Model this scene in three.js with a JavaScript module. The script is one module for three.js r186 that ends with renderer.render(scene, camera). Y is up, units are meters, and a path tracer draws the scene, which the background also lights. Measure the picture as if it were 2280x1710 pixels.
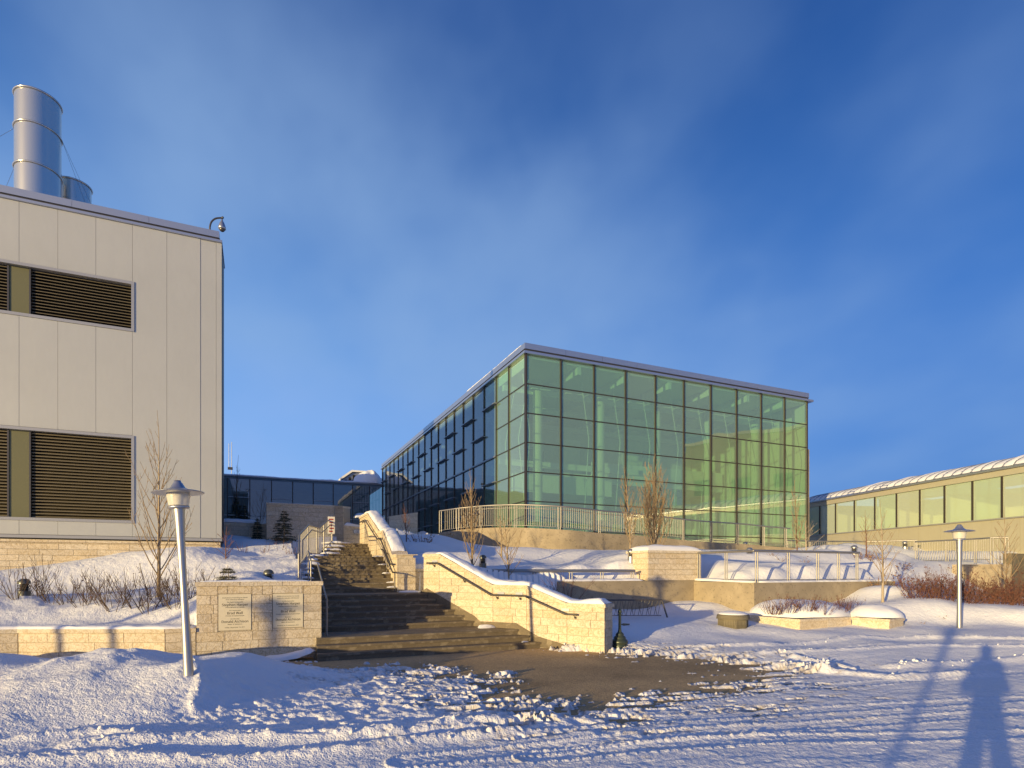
import * as THREE from 'three';
import { mergeGeometries, mergeVertices } from 'three/addons/utils/BufferGeometryUtils.js';
import { MarchingCubes } from 'three/addons/objects/MarchingCubes.js';

// ---------------------------------------------------------------- camera, sky, sun, exposure
const scene = new THREE.Scene();
const YAW = 24 * Math.PI / 180, SN = Math.sin(YAW), CS = Math.cos(YAW);
const FL = 1280, CX = 1140, HY = 1271, EYE = 2.0;          // focal length, principal column and horizon row of the photograph, camera height
const camera = new THREE.PerspectiveCamera(2 * Math.atan(855 / FL) * 180 / Math.PI, 4 / 3, 0.1, 3000);
camera.position.set(0, EYE, 0);
camera.lookAt(SN, EYE, -CS);
camera.setViewOffset(2280, 1710, 0, 855 - HY, 2280, 1710);  // shift lens: the horizon lies low in the frame
camera.updateProjectionMatrix();
scene.add(camera);

const renderer = new THREE.WebGLRenderer({ antialias: true });
renderer.setSize(1024, 768);
renderer.toneMapping = THREE.LinearToneMapping;
renderer.toneMappingExposure = 1.25;
renderer.shadowMap.enabled = true;

const SUN_EL = 5.3 * Math.PI / 180;
const ld = new THREE.Vector3(0.895, 0, -0.446).normalize().multiplyScalar(Math.cos(SUN_EL)); ld.y = -Math.sin(SUN_EL);   // way the sunlight travels
const sun = new THREE.DirectionalLight(new THREE.Color().setRGB(1, 0.75, 0.35), 5.0);
sun.target.position.set(8, 2, -22); sun.position.copy(ld).multiplyScalar(-120).add(sun.target.position);
sun.castShadow = true; sun.shadow.mapSize.set(4096, 4096);
Object.assign(sun.shadow.camera, { left: -70, right: 70, top: 60, bottom: -60, near: 1, far: 320 });
sun.shadow.radius = 1;
scene.add(sun, sun.target);

// ---------------------------------------------------------------- small maths
function rng(seed) { let a = seed >>> 0; return () => { a = a + 0x6D2B79F5 | 0; let t = Math.imul(a ^ a >>> 15, 1 | a); t = t + Math.imul(t ^ t >>> 7, 61 | t) ^ t; return ((t ^ t >>> 14) >>> 0) / 4294967296; }; }
const clamp = (v, a, b) => v < a ? a : v > b ? b : v, lerp = (a, b, t) => a + (b - a) * t;
const sstep = (a, b, x) => { const t = clamp((x - a) / (b - a), 0, 1); return t * t * (3 - 2 * t); };
const hash2 = (i, j) => { let h = Math.imul(i, 374761393) + Math.imul(j, 668265263) | 0; h = Math.imul(h ^ h >>> 13, 1274126177); return ((h ^ h >>> 16) >>> 0) / 4294967296; };
function vn(x, y) { const i = Math.floor(x), j = Math.floor(y), fx = x - i, fy = y - j, u = fx * fx * (3 - 2 * fx), v = fy * fy * (3 - 2 * fy); const a = hash2(i, j), b = hash2(i + 1, j), c = hash2(i, j + 1), d = hash2(i + 1, j + 1); return a + (b - a) * u + (c - a) * v + (a - b - c + d) * u * v; }
function vnp(x, y, p) { const w = (k) => ((k % p) + p) % p; const i = Math.floor(x), j = Math.floor(y), fx = x - i, fy = y - j, u = fx * fx * (3 - 2 * fx), v = fy * fy * (3 - 2 * fy); const a = hash2(w(i), w(j)), b = hash2(w(i + 1), w(j)), c = hash2(w(i), w(j + 1)), d = hash2(w(i + 1), w(j + 1)); return a + (b - a) * u + (c - a) * v + (a - b - c + d) * u * v; }
function fbm(x, y, o = 4) { let s = 0, a = 0.5, n = 0; for (let k = 0; k < o; k++) { s += a * vn(x + 17.3 * k, y - 9.1 * k); n += a; a *= 0.5; x *= 2.03; y *= 2.03; } return s / n; }
function fbmp(x, y, p, o = 4) { let s = 0, a = 0.5, n = 0; for (let k = 0; k < o; k++) { s += a * vnp(x, y, p); n += a; a *= 0.5; x *= 2; y *= 2; p *= 2; } return s / n; }
// survey helpers: a pixel of the photograph and a distance along the view axis give a point of the place
const toW = (R, F) => [R * CS + F * SN, R * SN - F * CS];
const toRF = (x, z) => [x * CS + z * SN, x * SN - z * CS];
function at(px, py, F) { const [x, z] = toW((px - CX) / FL * F, F); return new THREE.Vector3(x, EYE + (HY - py) / FL * F, z); }
const depthZ = (px, z) => z / ((px - CX) / FL * SN - CS);
const xAtZ = (px, z) => ((px - CX) / FL * CS + SN) * depthZ(px, z);
const yAtZ = (px, py, z) => EYE + (HY - py) / FL * depthZ(px, z);

// ---------------------------------------------------------------- sky: clear winter blue with thin streaks of cirrus
{
  const W = 1024, Hh = 512, d = new Float32Array(W * Hh * 4), SKY_A = 3.1, SKY_B = 9.6;
  const fwd = Math.atan2(-CS, SN), sAz = Math.atan2(-ld.z, -ld.x);
  for (let j = 0; j < Hh; j++) for (let i = 0; i < W; i++) {
    const el = ((j + 0.5) / Hh - 0.5) * Math.PI, az = ((i + 0.5) / W - 0.5) * 2 * Math.PI;
    const x = Math.cos(el) * Math.cos(az), z = Math.cos(el) * Math.sin(az), y = Math.sin(el), ey = Math.max(el, 0) * 180 / Math.PI;
    const off = Math.atan2(Math.sin(az - fwd), Math.cos(az - fwd)) * 180 / Math.PI;           // degrees right of the view axis
    const toSun = Math.cos(az - sAz);
    const pale = Math.exp(-Math.pow((off + 38) / 60, 2));
    const hor = [lerp(0.050, 0.285, pale), lerp(0.170, 0.445, pale), lerp(0.44, 0.70, pale)];
    const low = [lerp(0.034, 0.122, pale), lerp(0.155, 0.315, pale), lerp(0.52, 0.71, pale)];
    const high = [0.009, 0.056, 0.23];
    const t1 = 1 - Math.exp(-ey / 13), t2 = sstep(8, 50, ey);
    const c = [0, 1, 2].map(k => lerp(lerp(hor[k], low[k], t1), high[k], t2));
    const su = Math.pow(Math.max(0, toSun), 2) * Math.exp(-ey / 22);
    c[0] += 0.85 * su; c[1] += 0.60 * su; c[2] += 0.26 * su;
    const q = 1 / (Math.max(y, 0) + 0.32), cx = x * q, cz = z * q, ca = CS * cx + SN * cz, cb = SN * cx - CS * cz;
    const wv = fbm(ca * 1.9 + cb * 0.7 + SKY_A, cb * 1.7 - ca * 0.5 + SKY_B, 3), fine = fbm(ca * 4.6 + cb * 1.6 + 31, cb * 3.6 - ca * 1.1 + 11, 5);
    const cl = sstep(0.24, 0.74, wv * 0.60 + fine * 0.40) * sstep(0, 9, ey) * 0.60 * (0.40 + 0.7 * pale) * sstep(56, 34, ey);
    const cc = [0.235, 0.37, 0.60];
    const o = (j * W + i) * 4;
    for (let k = 0; k < 3; k++) d[o + k] = lerp(c[k], Math.max(cc[k], c[k]), cl);
    if (el < 0) { d[o] = 0.3; d[o + 1] = 0.36; d[o + 2] = 0.48; }
    d[o + 3] = 1;
  }
  const t = new THREE.DataTexture(d, W, Hh, THREE.RGBAFormat, THREE.FloatType);
  t.mapping = THREE.EquirectangularReflectionMapping; t.magFilter = t.minFilter = THREE.LinearFilter; t.needsUpdate = true;
  scene.background = t; scene.environment = t;
}

// ---------------------------------------------------------------- textures and materials
function dtex(n, fn, srgb = true, m = n) {
  const d = new Uint8Array(n * m * 4);
  for (let j = 0; j < m; j++) for (let i = 0; i < n; i++) { const c = fn(i / n, j / m), o = (j * n + i) * 4; for (let k = 0; k < 3; k++) { let v = clamp(c[k], 0, 1); if (srgb) v = v <= 0.0031308 ? v * 12.92 : 1.055 * Math.pow(v, 1 / 2.4) - 0.055; d[o + k] = v * 255; } d[o + 3] = 255; }
  const t = new THREE.DataTexture(d, n, m); t.wrapS = t.wrapT = THREE.RepeatWrapping; t.magFilter = THREE.LinearFilter; t.minFilter = THREE.LinearMipmapLinearFilter; t.generateMipmaps = true;
  t.colorSpace = srgb ? THREE.SRGBColorSpace : THREE.NoColorSpace; t.needsUpdate = true; return t;
}
const g1 = v => [v, v, v];
function scaled(t, s, ox = 0, oy = 0) { const c = t.clone(); c.repeat.set(s, s); c.offset.set(ox, oy); c.needsUpdate = true; return c; }
// mottled dolomite: cream ground with wandering tan burrows
const wormy = (u, v) => { const wx = fbmp(u * 12, v * 12, 12, 2) * 0.11, wy = fbmp(u * 12 + 5, v * 12 + 3, 12, 2) * 0.11; const n = fbmp((u + wx) * 20, (v + wy) * 20, 20, 2); return 1 - sstep(0.03, 0.13, Math.abs(n - 0.5)); };
const stoneC = dtex(768, (u, v) => { const w = wormy(u, v), g = fbmp(u * 64, v * 64, 64, 2), b = fbmp(u * 6, v * 6, 6, 3), k = 0.84 + 0.22 * g + 0.14 * (b - 0.5); return [lerp(0.69, 0.545, w) * k, lerp(0.605, 0.45, w) * k, lerp(0.47, 0.31, w) * k]; });
const stoneB = dtex(512, (u, v) => g1(0.55 + 0.3 * fbmp(u * 60, v * 60, 60, 3) - 0.35 * wormy(u, v)), false);
const concC = dtex(512, (u, v) => { const g = fbmp(u * 8, v * 8, 8, 5), p = sstep(0.70, 0.78, fbmp(u * 50 + 3, v * 50, 50, 2)), k = 0.74 + 0.52 * g - 0.25 * p; return [0.345 * k, 0.285 * k, 0.195 * k]; });
const stepC = dtex(1024, (u, v) => { const g = fbmp(u * 6, v * 6, 6, 5), f = fbmp(u * 96, v * 96, 96, 2), s = sstep(0.55, 0.72, fbmp(u * 14 + 2, v * 14 + 9, 14, 4)), k = (0.78 + 0.42 * g) * (0.84 + 0.32 * f); return [lerp(0.155, 0.33, s * 0.5) * k, lerp(0.122, 0.275, s * 0.5) * k, lerp(0.078, 0.19, s * 0.5) * k]; });
const paveC = dtex(1024, (u, v) => { const g = fbmp(u * 5, v * 5, 5, 5), f = fbmp(u * 128, v * 128, 128, 2), k = (0.6 + 0.75 * g) * (0.72 + 0.56 * f); return [0.41 * k, 0.285 * k, 0.135 * k]; });
const grainB = dtex(512, (u, v) => g1(fbmp(u * 48, v * 48, 48, 4)), false);
const snowB = dtex(1024, (u, v) => g1(0.6 * fbmp(u * 24, v * 24, 24, 5) + 0.4 * fbmp(u * 110, v * 110, 110, 2)), false);
const snowC = dtex(512, (u, v) => { const g = fbmp(u * 6, v * 6, 6, 5), k = 0.93 + 0.10 * g; return [0.86 * k, 0.865 * k, 0.875 * k]; });
const ribB = dtex(256, (u, v) => g1(0.5 + 0.5 * Math.sin(u * Math.PI * 2 * 32)), false);
const panelC = dtex(512, (u, v) => { const g = fbmp(u * 5, v * 5, 5, 5), f = fbmp(u * 70, v * 20, 20, 2), k = 0.94 + 0.09 * g + 0.03 * f; return [0.47 * k, 0.475 * k, 0.445 * k]; });
const brushB = dtex(256, (u, v) => g1(fbmp(u * 4, v * 128, 4, 1) * 0.5 + vnp(u * 6, v * 128, 128) * 0.5), false);
const barkC = dtex(256, (u, v) => { const g = fbmp(u * 16, v * 16, 16, 4), k = 0.55 + 0.9 * g; return [0.36 * k, 0.27 * k, 0.16 * k]; });
const waveB = dtex(512, (u, v) => g1(fbmp(u * 3, v * 3, 3, 2)), false);

const S = (o) => new THREE.MeshStandardMaterial(o), rgb = (r, g, b) => new THREE.Color().setRGB(r, g, b);
const P = (o) => new THREE.MeshPhysicalMaterial(o);
const stones = [[1, 1, 1], [0.93, 0.91, 0.88], [1.05, 1.03, 0.99], [0.97, 0.93, 0.85], [1.0, 0.97, 0.93]].map((c, k) => S({ map: scaled(stoneC, 1.15, k * 0.37, k * 0.61), bumpMap: scaled(stoneB, 1.15, k * 0.37, k * 0.61), bumpScale: 0.006, color: rgb(...c), roughness: 0.9 }));
const M = {
  mortar: S({ color: rgb(0.36, 0.31, 0.23), roughness: 1 }),
  stone: stones[0],
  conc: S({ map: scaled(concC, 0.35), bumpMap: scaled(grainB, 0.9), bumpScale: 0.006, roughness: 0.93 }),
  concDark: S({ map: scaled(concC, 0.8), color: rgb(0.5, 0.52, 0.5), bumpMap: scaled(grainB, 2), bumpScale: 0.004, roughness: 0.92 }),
  step: S({ map: scaled(stepC, 0.45), bumpMap: scaled(grainB, 1.7), bumpScale: 0.004, roughness: 0.72 }),
  pave: S({ map: scaled(paveC, 0.22), bumpMap: scaled(grainB, 1.1), bumpScale: 0.008, roughness: 0.85 }),
  snow: S({ map: scaled(snowC, 0.21), bumpMap: scaled(snowB, 0.62), bumpScale: 0.022, roughness: 0.82, vertexColors: true }),
  snowSoft: S({ map: scaled(snowC, 0.3), bumpMap: scaled(snowB, 0.5), bumpScale: 0.008, roughness: 0.85 }),
  panel: P({ map: scaled(panelC, 0.16), bumpMap: scaled(ribB, 1 / 0.9), bumpScale: 0.0012, roughness: 0.42, metalness: 0.25 }),
  trim: S({ color: rgb(0.43, 0.42, 0.39), roughness: 0.35, metalness: 0.5, bumpMap: scaled(grainB, 0.5), bumpScale: 0.001 }),
  olive: S({ color: rgb(0.15, 0.145, 0.07), roughness: 0.45, metalness: 0.2, bumpMap: scaled(grainB, 0.6), bumpScale: 0.001 }),
  slat: S({ color: rgb(0.145, 0.118, 0.065), roughness: 0.5, metalness: 0.2, bumpMap: scaled(grainB, 0.6), bumpScale: 0.001 }),
  black: S({ color: rgb(0.008, 0.008, 0.008), roughness: 0.9 }),
  steel: S({ color: rgb(0.46, 0.45, 0.43), roughness: 0.42, metalness: 0.9, bumpMap: scaled(brushB, 1.5), bumpScale: 0.0006 }),
  stack: S({ color: rgb(0.68, 0.66, 0.60), roughness: 0.24, metalness: 0.82, bumpMap: scaled(waveB, 0.35), bumpScale: 0.006 }),
  alu: S({ color: rgb(0.50, 0.51, 0.53), roughness: 0.38, metalness: 0.85, bumpMap: scaled(brushB, 0.4), bumpScale: 0.0006 }),
  rail: S({ color: rgb(0.34, 0.325, 0.30), roughness: 0.45, metalness: 0.75, bumpMap: scaled(brushB, 2), bumpScale: 0.0005 }),
  darkSteel: S({ color: rgb(0.12, 0.11, 0.10), roughness: 0.4, metalness: 0.7 }),
  mullion: S({ color: rgb(0.06, 0.05, 0.042), roughness: 0.45, metalness: 0.4 }),
  fin: S({ color: rgb(0.30, 0.31, 0.32), roughness: 0.4, metalness: 0.6 }),
  glass: [0, 1, 2, 3].map(k => P({ color: rgb(0.39 + 0.02 * k, 0.65 + 0.01 * k, 0.46 + 0.015 * k), transmission: 0.71, thickness: 0, roughness: 0, ior: 2.1, bumpMap: scaled(waveB, 0.16, k * 0.29, k * 0.47), bumpScale: 0.012 })),
  glassPale: [0, 1, 2, 3].map(k => P({ color: rgb(0.72 + 0.02 * k, 0.88, 0.62 + 0.015 * k), transmission: 0.52, thickness: 0, roughness: 0, ior: 2.1, bumpMap: scaled(waveB, 0.2, k * 0.29, k * 0.47), bumpScale: 0.012 })),
  glassDark: [0, 1, 2].map(k => P({ color: rgb(0.34, 0.46, 0.46), transmission: 0.84, thickness: 0, roughness: 0, ior: 2.2, bumpMap: scaled(waveB, 0.16, k * 0.31, k * 0.17), bumpScale: 0.008 })),
  white: S({ color: rgb(0.80, 0.79, 0.74), roughness: 0.7, bumpMap: scaled(grainB, 0.4), bumpScale: 0.002 }),
  wallIn: S({ color: rgb(0.72, 0.70, 0.62), roughness: 0.8, bumpMap: scaled(grainB, 0.4), bumpScale: 0.002 }),
  floorIn: S({ color: rgb(0.38, 0.35, 0.29), roughness: 0.45, bumpMap: scaled(grainB, 0.4), bumpScale: 0.001 }),
  lime: S({ color: rgb(0.42, 0.52, 0.06), roughness: 0.6 }),
  blueIn: S({ color: rgb(0.14, 0.20, 0.24), roughness: 0.5 }),
  wood: S({ color: rgb(0.42, 0.27, 0.12), roughness: 0.5 }),
  green: S({ color: rgb(0.055, 0.07, 0.05), roughness: 0.35, metalness: 0.3 }),
  bollard: S({ color: rgb(0.14, 0.145, 0.13), roughness: 0.4, metalness: 0.6 }),
  lens: P({ color: rgb(0.86, 0.83, 0.74), roughness: 0.35, transmission: 0.45, thickness: 0, ior: 1.45 }),
  bark: S({ map: barkC, roughness: 0.9 }), barkRed: S({ color: rgb(0.15, 0.07, 0.045), roughness: 0.85 }), twig: S({ color: rgb(0.30, 0.215, 0.12), roughness: 0.9 }), barkPale: S({ color: rgb(0.38, 0.31, 0.22), roughness: 0.9 }), barkDark: S({ color: rgb(0.11, 0.072, 0.048), roughness: 0.9 }),
  leafRed: S({ color: rgb(0.135, 0.045, 0.025), roughness: 0.7, side: THREE.DoubleSide }), leafTan: S({ color: rgb(0.30, 0.16, 0.05), roughness: 0.7, side: THREE.DoubleSide }),
  needle: S({ color: rgb(0.030, 0.046, 0.024), roughness: 0.8, side: THREE.DoubleSide }), needleTan: S({ color: rgb(0.12, 0.11, 0.05), roughness: 0.8, side: THREE.DoubleSide }),
  clad: S({ map: scaled(panelC, 0.3), color: rgb(1.0, 0.92, 0.72), roughness: 0.35, metalness: 0.25 }),
  roofMetal: S({ color: rgb(0.42, 0.44, 0.46), roughness: 0.35, metalness: 0.7, bumpMap: scaled(grainB, 0.3), bumpScale: 0.002 }),
  tan: S({ map: scaled(concC, 0.1), color: rgb(0.85, 0.84, 0.82), roughness: 0.9 }),
  plaque: null, coat: S({ color: rgb(0.03, 0.035, 0.05), roughness: 0.9 }), skin: S({ color: rgb(0.5, 0.3, 0.22), roughness: 0.6 }),
};

// ---------------------------------------------------------------- scene graph helpers
const used = {};
function numbered(n) { const k = used[n] = (used[n] ?? -1) + 1; return k ? `${n}_${String(k).padStart(3, '0')}` : n; }
function tag(o, label, category, group, kind) { if (label) o.userData.label = label; if (category) o.userData.category = category; if (group) o.userData.group = group; if (kind) o.userData.kind = kind; return o; }
function sh(m) { m.castShadow = m.receiveShadow = true; return m; }
function thing(name, label, category, pos = [0, 0, 0], group, kind) { const o = new THREE.Group(); o.name = numbered(name); o.position.set(...pos); scene.add(o); return tag(o, label, category, group, kind); }
function part(parent, name, geo, mat, label) { const m = sh(new THREE.Mesh(geo, mat)); m.name = name; parent.add(m); if (label) m.userData.label = label; return m; }
// a part whose shape is given in the place's own coordinates
function wpart(root, name, geo, mat, label, under) { const p = root.position; geo.translate(-p.x, -p.y, -p.z); return part(under || root, name, geo, mat, label); }
function solo(name, geo, mat, label, category, group, kind) { const m = sh(new THREE.Mesh(geo, mat)); m.name = numbered(name); scene.add(m); return tag(m, label, category, group, kind); }
function clean(g) { g = g.index ? g.toNonIndexed() : g; for (const k of Object.keys(g.attributes)) if (!['position', 'normal', 'uv'].includes(k)) g.deleteAttribute(k); return g; }
const merge = list => mergeGeometries(list.map(clean));
// uv in metres by the way each face points
function uvBox(g, s = 1) {
  g = g.index ? g.toNonIndexed() : g; const p = g.attributes.position, uv = new Float32Array(p.count * 2), a = new THREE.Vector3(), b = new THREE.Vector3(), c = new THREE.Vector3();
  for (let i = 0; i < p.count; i += 3) {
    a.fromBufferAttribute(p, i); b.fromBufferAttribute(p, i + 1); c.fromBufferAttribute(p, i + 2);
    const n = b.clone().sub(a).cross(c.clone().sub(a)), nx = Math.abs(n.x), ny = Math.abs(n.y), nz = Math.abs(n.z);
    [a, b, c].forEach((q, k) => { const [u, v] = ny > nx && ny > nz ? [q.x, q.z] : nx > nz ? [q.z, q.y] : [q.x, q.y]; uv[(i + k) * 2] = u * s; uv[(i + k) * 2 + 1] = v * s; });
  }
  g.setAttribute('uv', new THREE.BufferAttribute(uv, 2)); return g;
}
const box = (x0, x1, y0, y1, z0, z1) => uvBox(new THREE.BoxGeometry(x1 - x0, y1 - y0, z1 - z0).translate((x0 + x1) / 2, (y0 + y1) / 2, (z0 + z1) / 2));
// polygon (x, y) pulled out along z
function prism(pts, z0, z1) { const s = new THREE.Shape(pts.map(p => new THREE.Vector2(p[0], p[1]))); return new THREE.ExtrudeGeometry(s, { depth: z1 - z0, bevelEnabled: false }).translate(0, 0, z0); }
// polygon in plan (x, z) pulled up
function slab(pts, y0, y1) { const g = new THREE.ExtrudeGeometry(new THREE.Shape(pts.map(p => new THREE.Vector2(p[0], -p[1]))), { depth: y1 - y0, bevelEnabled: false }); g.rotateX(-Math.PI / 2); g.translate(0, y0, 0); return uvBox(g); }
function cyl(a, b, r0, r1 = r0, n = 10, caps = true) {
  const d = new THREE.Vector3().subVectors(b, a), g = new THREE.CylinderGeometry(r1, r0, d.length(), n, 1, !caps);
  g.applyQuaternion(new THREE.Quaternion().setFromUnitVectors(new THREE.Vector3(0, 1, 0), d.clone().normalize())); g.translate((a.x + b.x) / 2, (a.y + b.y) / 2, (a.z + b.z) / 2); return g;
}
const V = (x, y, z) => new THREE.Vector3(x, y, z);
function pipe(pts, r, n = 8, seg = 6) { const path = new THREE.CurvePath(); for (let i = 0; i + 1 < pts.length; i++) path.add(new THREE.LineCurve3(pts[i], pts[i + 1])); const gs = []; for (let i = 0; i + 1 < pts.length; i++) { gs.push(cyl(pts[i], pts[i + 1], r, r, n)); if (i) gs.push(new THREE.SphereGeometry(r, n, 6).translate(pts[i].x, pts[i].y, pts[i].z)); } return merge(gs); }
function smoothPipe(pts, r, seg = 40, n = 8) { return new THREE.TubeGeometry(new THREE.CatmullRomCurve3(pts), seg, r, n, false); }
const lathe = (prof, n = 24) => new THREE.LatheGeometry(prof.map(p => new THREE.Vector2(p[0], p[1])), n);
// clip a polygon to the strip a <= p[k] <= b
function clip1(poly, k, lim, keepLess) { const out = [], ok = p => keepLess ? p[k] <= lim + 1e-9 : p[k] >= lim - 1e-9; for (let i = 0; i < poly.length; i++) { const A = poly[i], B = poly[(i + 1) % poly.length], a = ok(A), b = ok(B); if (a) out.push(A); if (a !== b) { const t = (lim - A[k]) / (B[k] - A[k]); out.push([lerp(A[0], B[0], t), lerp(A[1], B[1], t)]); } } return out; }
const clipBox = (poly, u0, u1, y0, y1) => { let p = clip1(poly, 0, u0, false); if (p.length > 2) p = clip1(p, 0, u1, true); if (p.length > 2) p = clip1(p, 1, y0, false); if (p.length > 2) p = clip1(p, 1, y1, true); return p; };
const area = p => { let s = 0; for (let i = 0; i < p.length; i++) { const a = p[i], b = p[(i + 1) % p.length]; s += a[0] * b[1] - b[0] * a[1]; } return Math.abs(s / 2); };
// matrix of a wall standing on the line from a to b in plan; local x runs along it, local z towards the side on its right-hand normal
function wallMatrix(a, b) { const dx = b[0] - a[0], dz = b[1] - a[1], l = Math.hypot(dx, dz); return new THREE.Matrix4().makeBasis(V(dx / l, 0, dz / l), V(0, 1, 0), V(-dz / l, 0, dx / l)).setPosition(a[0], 0, a[1]); }
// a wall of separate stones: convex profile pieces in (along, up)
function stoneFace(root, Mx, profiles, { y0, course = 0.2, seed = 1, len = [0.55, 1.0], depth = 0.05, gap = 0.010, holes = [], mats = stones, min = 0.006 }) {
  const r = rng(seed), inv = V(-root.position.x, -root.position.y, -root.position.z);
  for (const poly of profiles) {
    const us = poly.map(p => p[0]), ys = poly.map(p => p[1]), U0 = Math.min(...us), U1 = Math.max(...us), Y1 = Math.max(...ys), Y0 = Math.min(...ys);
    for (let k = 0, y = y0; y < Y1; y += course, k++) {
      if (y + course < Y0) continue;
      let u = U0 - r() * 0.4;
      while (u < U1) {
        const L = lerp(len[0], len[1], r()), e = u + L > U1 - 0.18 ? U1 + 0.01 : u + L;
        let cells = [[u, e]];
        for (const h of holes) if (y + course > h[2] + 0.01 && y < h[3] - 0.01) cells = cells.flatMap(([a, b]) => b <= h[0] || a >= h[1] ? [[a, b]] : [[a, h[0]], [h[1], b]].filter(([p, q]) => q - p > 0.03));
        for (const [a, b] of cells) {
          const p = clipBox(poly, Math.max(a, U0) + gap / 2, Math.min(b, U1) - gap / 2, y + gap / 2, y + course - gap / 2);
          if (p.length > 2 && area(p) > min) { const g = prism(p, -depth, (r() - 0.5) * 0.006); g.applyMatrix4(Mx); g.translate(inv.x, inv.y, inv.z); part(root, 'stone', g, mats[Math.floor(r() * mats.length)]); }
        }
        for (const h of holes) for (const [q0, q1] of [[Math.max(y, h[3] + 0.004), y + course], [y, Math.min(y + course, h[2] - 0.004)]]) if (y < h[3] && y + course > h[2] && q1 - q0 > 0.02) { const p = clipBox(poly, Math.max(u, h[0]) + gap / 2, Math.min(e, h[1]) - gap / 2, q0 + gap / 2, q1 - gap / 2); if (p.length > 2 && area(p) > 0.002) { const g = prism(p, -depth, (r() - 0.5) * 0.006); g.applyMatrix4(Mx); g.translate(inv.x, inv.y, inv.z); part(root, 'stone', g, mats[Math.floor(r() * mats.length)]); } }
        u = e;
      }
    }
  }
}
// coping stones along a polyline of (along, up), local z from zb to zf
function coping(root, Mx, line, zb, zf, th = 0.09, seed = 3, step = 0.95) {
  const r = rng(seed);
  for (let i = 0; i + 1 < line.length; i++) {
    const [a, b] = [line[i], line[i + 1]], L = Math.hypot(b[0] - a[0], b[1] - a[1]), n = Math.max(1, Math.round(L / step));
    for (let k = 0; k < n; k++) {
      const t0 = k / n + (k ? 0.004 / L : 0), t1 = (k + 1) / n - (k < n - 1 ? 0.004 / L : 0), p = [lerp(a[0], b[0], t0), lerp(a[1], b[1], t0)], q = [lerp(a[0], b[0], t1), lerp(a[1], b[1], t1)];
      const g = prism([[p[0], p[1]], [q[0], q[1]], [q[0], q[1] + th], [p[0], p[1] + th]], zb, zf); g.applyMatrix4(Mx); g.translate(-root.position.x, -root.position.y, -root.position.z);
      part(root, 'coping_stone', g, stones[Math.floor(r() * 5)]);
    }
  }
}
// a rounded ribbon of snow along a path: cross section wide w, thick h
function snowRibbon(pts, w, h, seed, side) {
  const pos = [], idx = [], uv = [], n = 10; let len = 0;
  const fine = []; for (let i = 0; i + 1 < pts.length; i++) { const m = Math.max(2, Math.ceil(pts[i].distanceTo(pts[i + 1]) / 0.08)); for (let k = 0; k < m; k++) fine.push(pts[i].clone().lerp(pts[i + 1], k / m)); } fine.push(pts[pts.length - 1].clone());
  for (let pass = 0; pass < 3; pass++) for (let i = 1; i + 1 < fine.length; i++) fine[i].y = (fine[i - 1].y + 2 * fine[i].y + fine[i + 1].y) / 4;
  fine.forEach((p, i) => {
    const q = fine[Math.min(i + 1, fine.length - 1)], o = fine[Math.max(i - 1, 0)], d = V(q.x - o.x, 0, q.z - o.z).normalize(), s = side || V(-d.z, 0, d.x); if (i) len += p.distanceTo(fine[i - 1]);
    const end = Math.min(1, Math.min(i, fine.length - 1 - i) / 2.5 + 0.15), ww = w * (0.80 + 0.24 * fbm(len * 1.5 + seed, seed, 3) + 0.16 * fbm(len * 7 + seed, 3, 2)), hh = h * (0.55 + 0.9 * fbm(len * 0.9 + seed * 3, 7, 3)) * end;
    for (let k = 0; k <= n; k++) { const a = Math.PI * k / n, c = Math.cos(a), sn = Math.pow(Math.sin(a), 0.55), wob = 0.045 * (fbm(len * 4, k * 0.6 + seed, 3) - 0.5) * Math.min(1, h * 10); pos.push(p.x + s.x * c * ww / 2, p.y + sn * hh + wob * (sn > 0.1 ? 1 : 0), p.z + s.z * c * ww / 2); uv.push(len, k * 0.08); }
  });
  for (let i = 0; i + 1 < fine.length; i++) for (let k = 0; k < n; k++) { const a = i * (n + 1) + k, b = a + n + 1; idx.push(a, b, a + 1, a + 1, b, b + 1); }
  const g = new THREE.BufferGeometry(); g.setAttribute('position', new THREE.Float32BufferAttribute(pos, 3)); g.setAttribute('uv', new THREE.Float32BufferAttribute(uv, 2)); g.setIndex(idx); g.computeVertexNormals();
  return g;
}
const snowOn = (name, geo, label) => { const m = solo(name, geo, M.snowSoft, label, 'snow', null, 'stuff'); m.material.side = THREE.DoubleSide; return m; };

// ---------------------------------------------------------------- plan of the place
const RISE = 0.147, ZW = -14.1;                                   // step rise; face of the inscribed wall
const LW = [[-14, -15.36], [-4.6, -15.36], [-1.76, -14.1], [-1.18, -14.1]];    // low retaining wall
const C0 = [7.74, -11.85], C1 = [4.61, -16.9], CL = Math.hypot(C1[0] - C0[0], C1[1] - C0[1]), CE = [(C1[0] - C0[0]) / CL, (C1[1] - C0[1]) / CL];
const cheekTop = [[0, 1.10], [1.04, 1.10], [2.26, 1.53], [3.36, 1.53], [5.32, 2.42], [CL, 2.42]];
const interp = (line, u) => { for (let i = 0; i + 1 < line.length; i++) if (u <= line[i + 1][0]) return lerp(line[i][1], line[i + 1][1], clamp((u - line[i][0]) / (line[i + 1][0] - line[i][0]), 0, 1)); return line[line.length - 1][1]; };
const stairLeft = z => z > -18 ? 1.3 : lerp(1.07, 2.78, clamp((-z - 18) / 5.5, 0, 1));
const cheekX = z => C0[0] + (z - C0[1]) * (C1[0] - C0[0]) / (C1[1] - C0[1]);       // left face of the cheek wall
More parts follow.
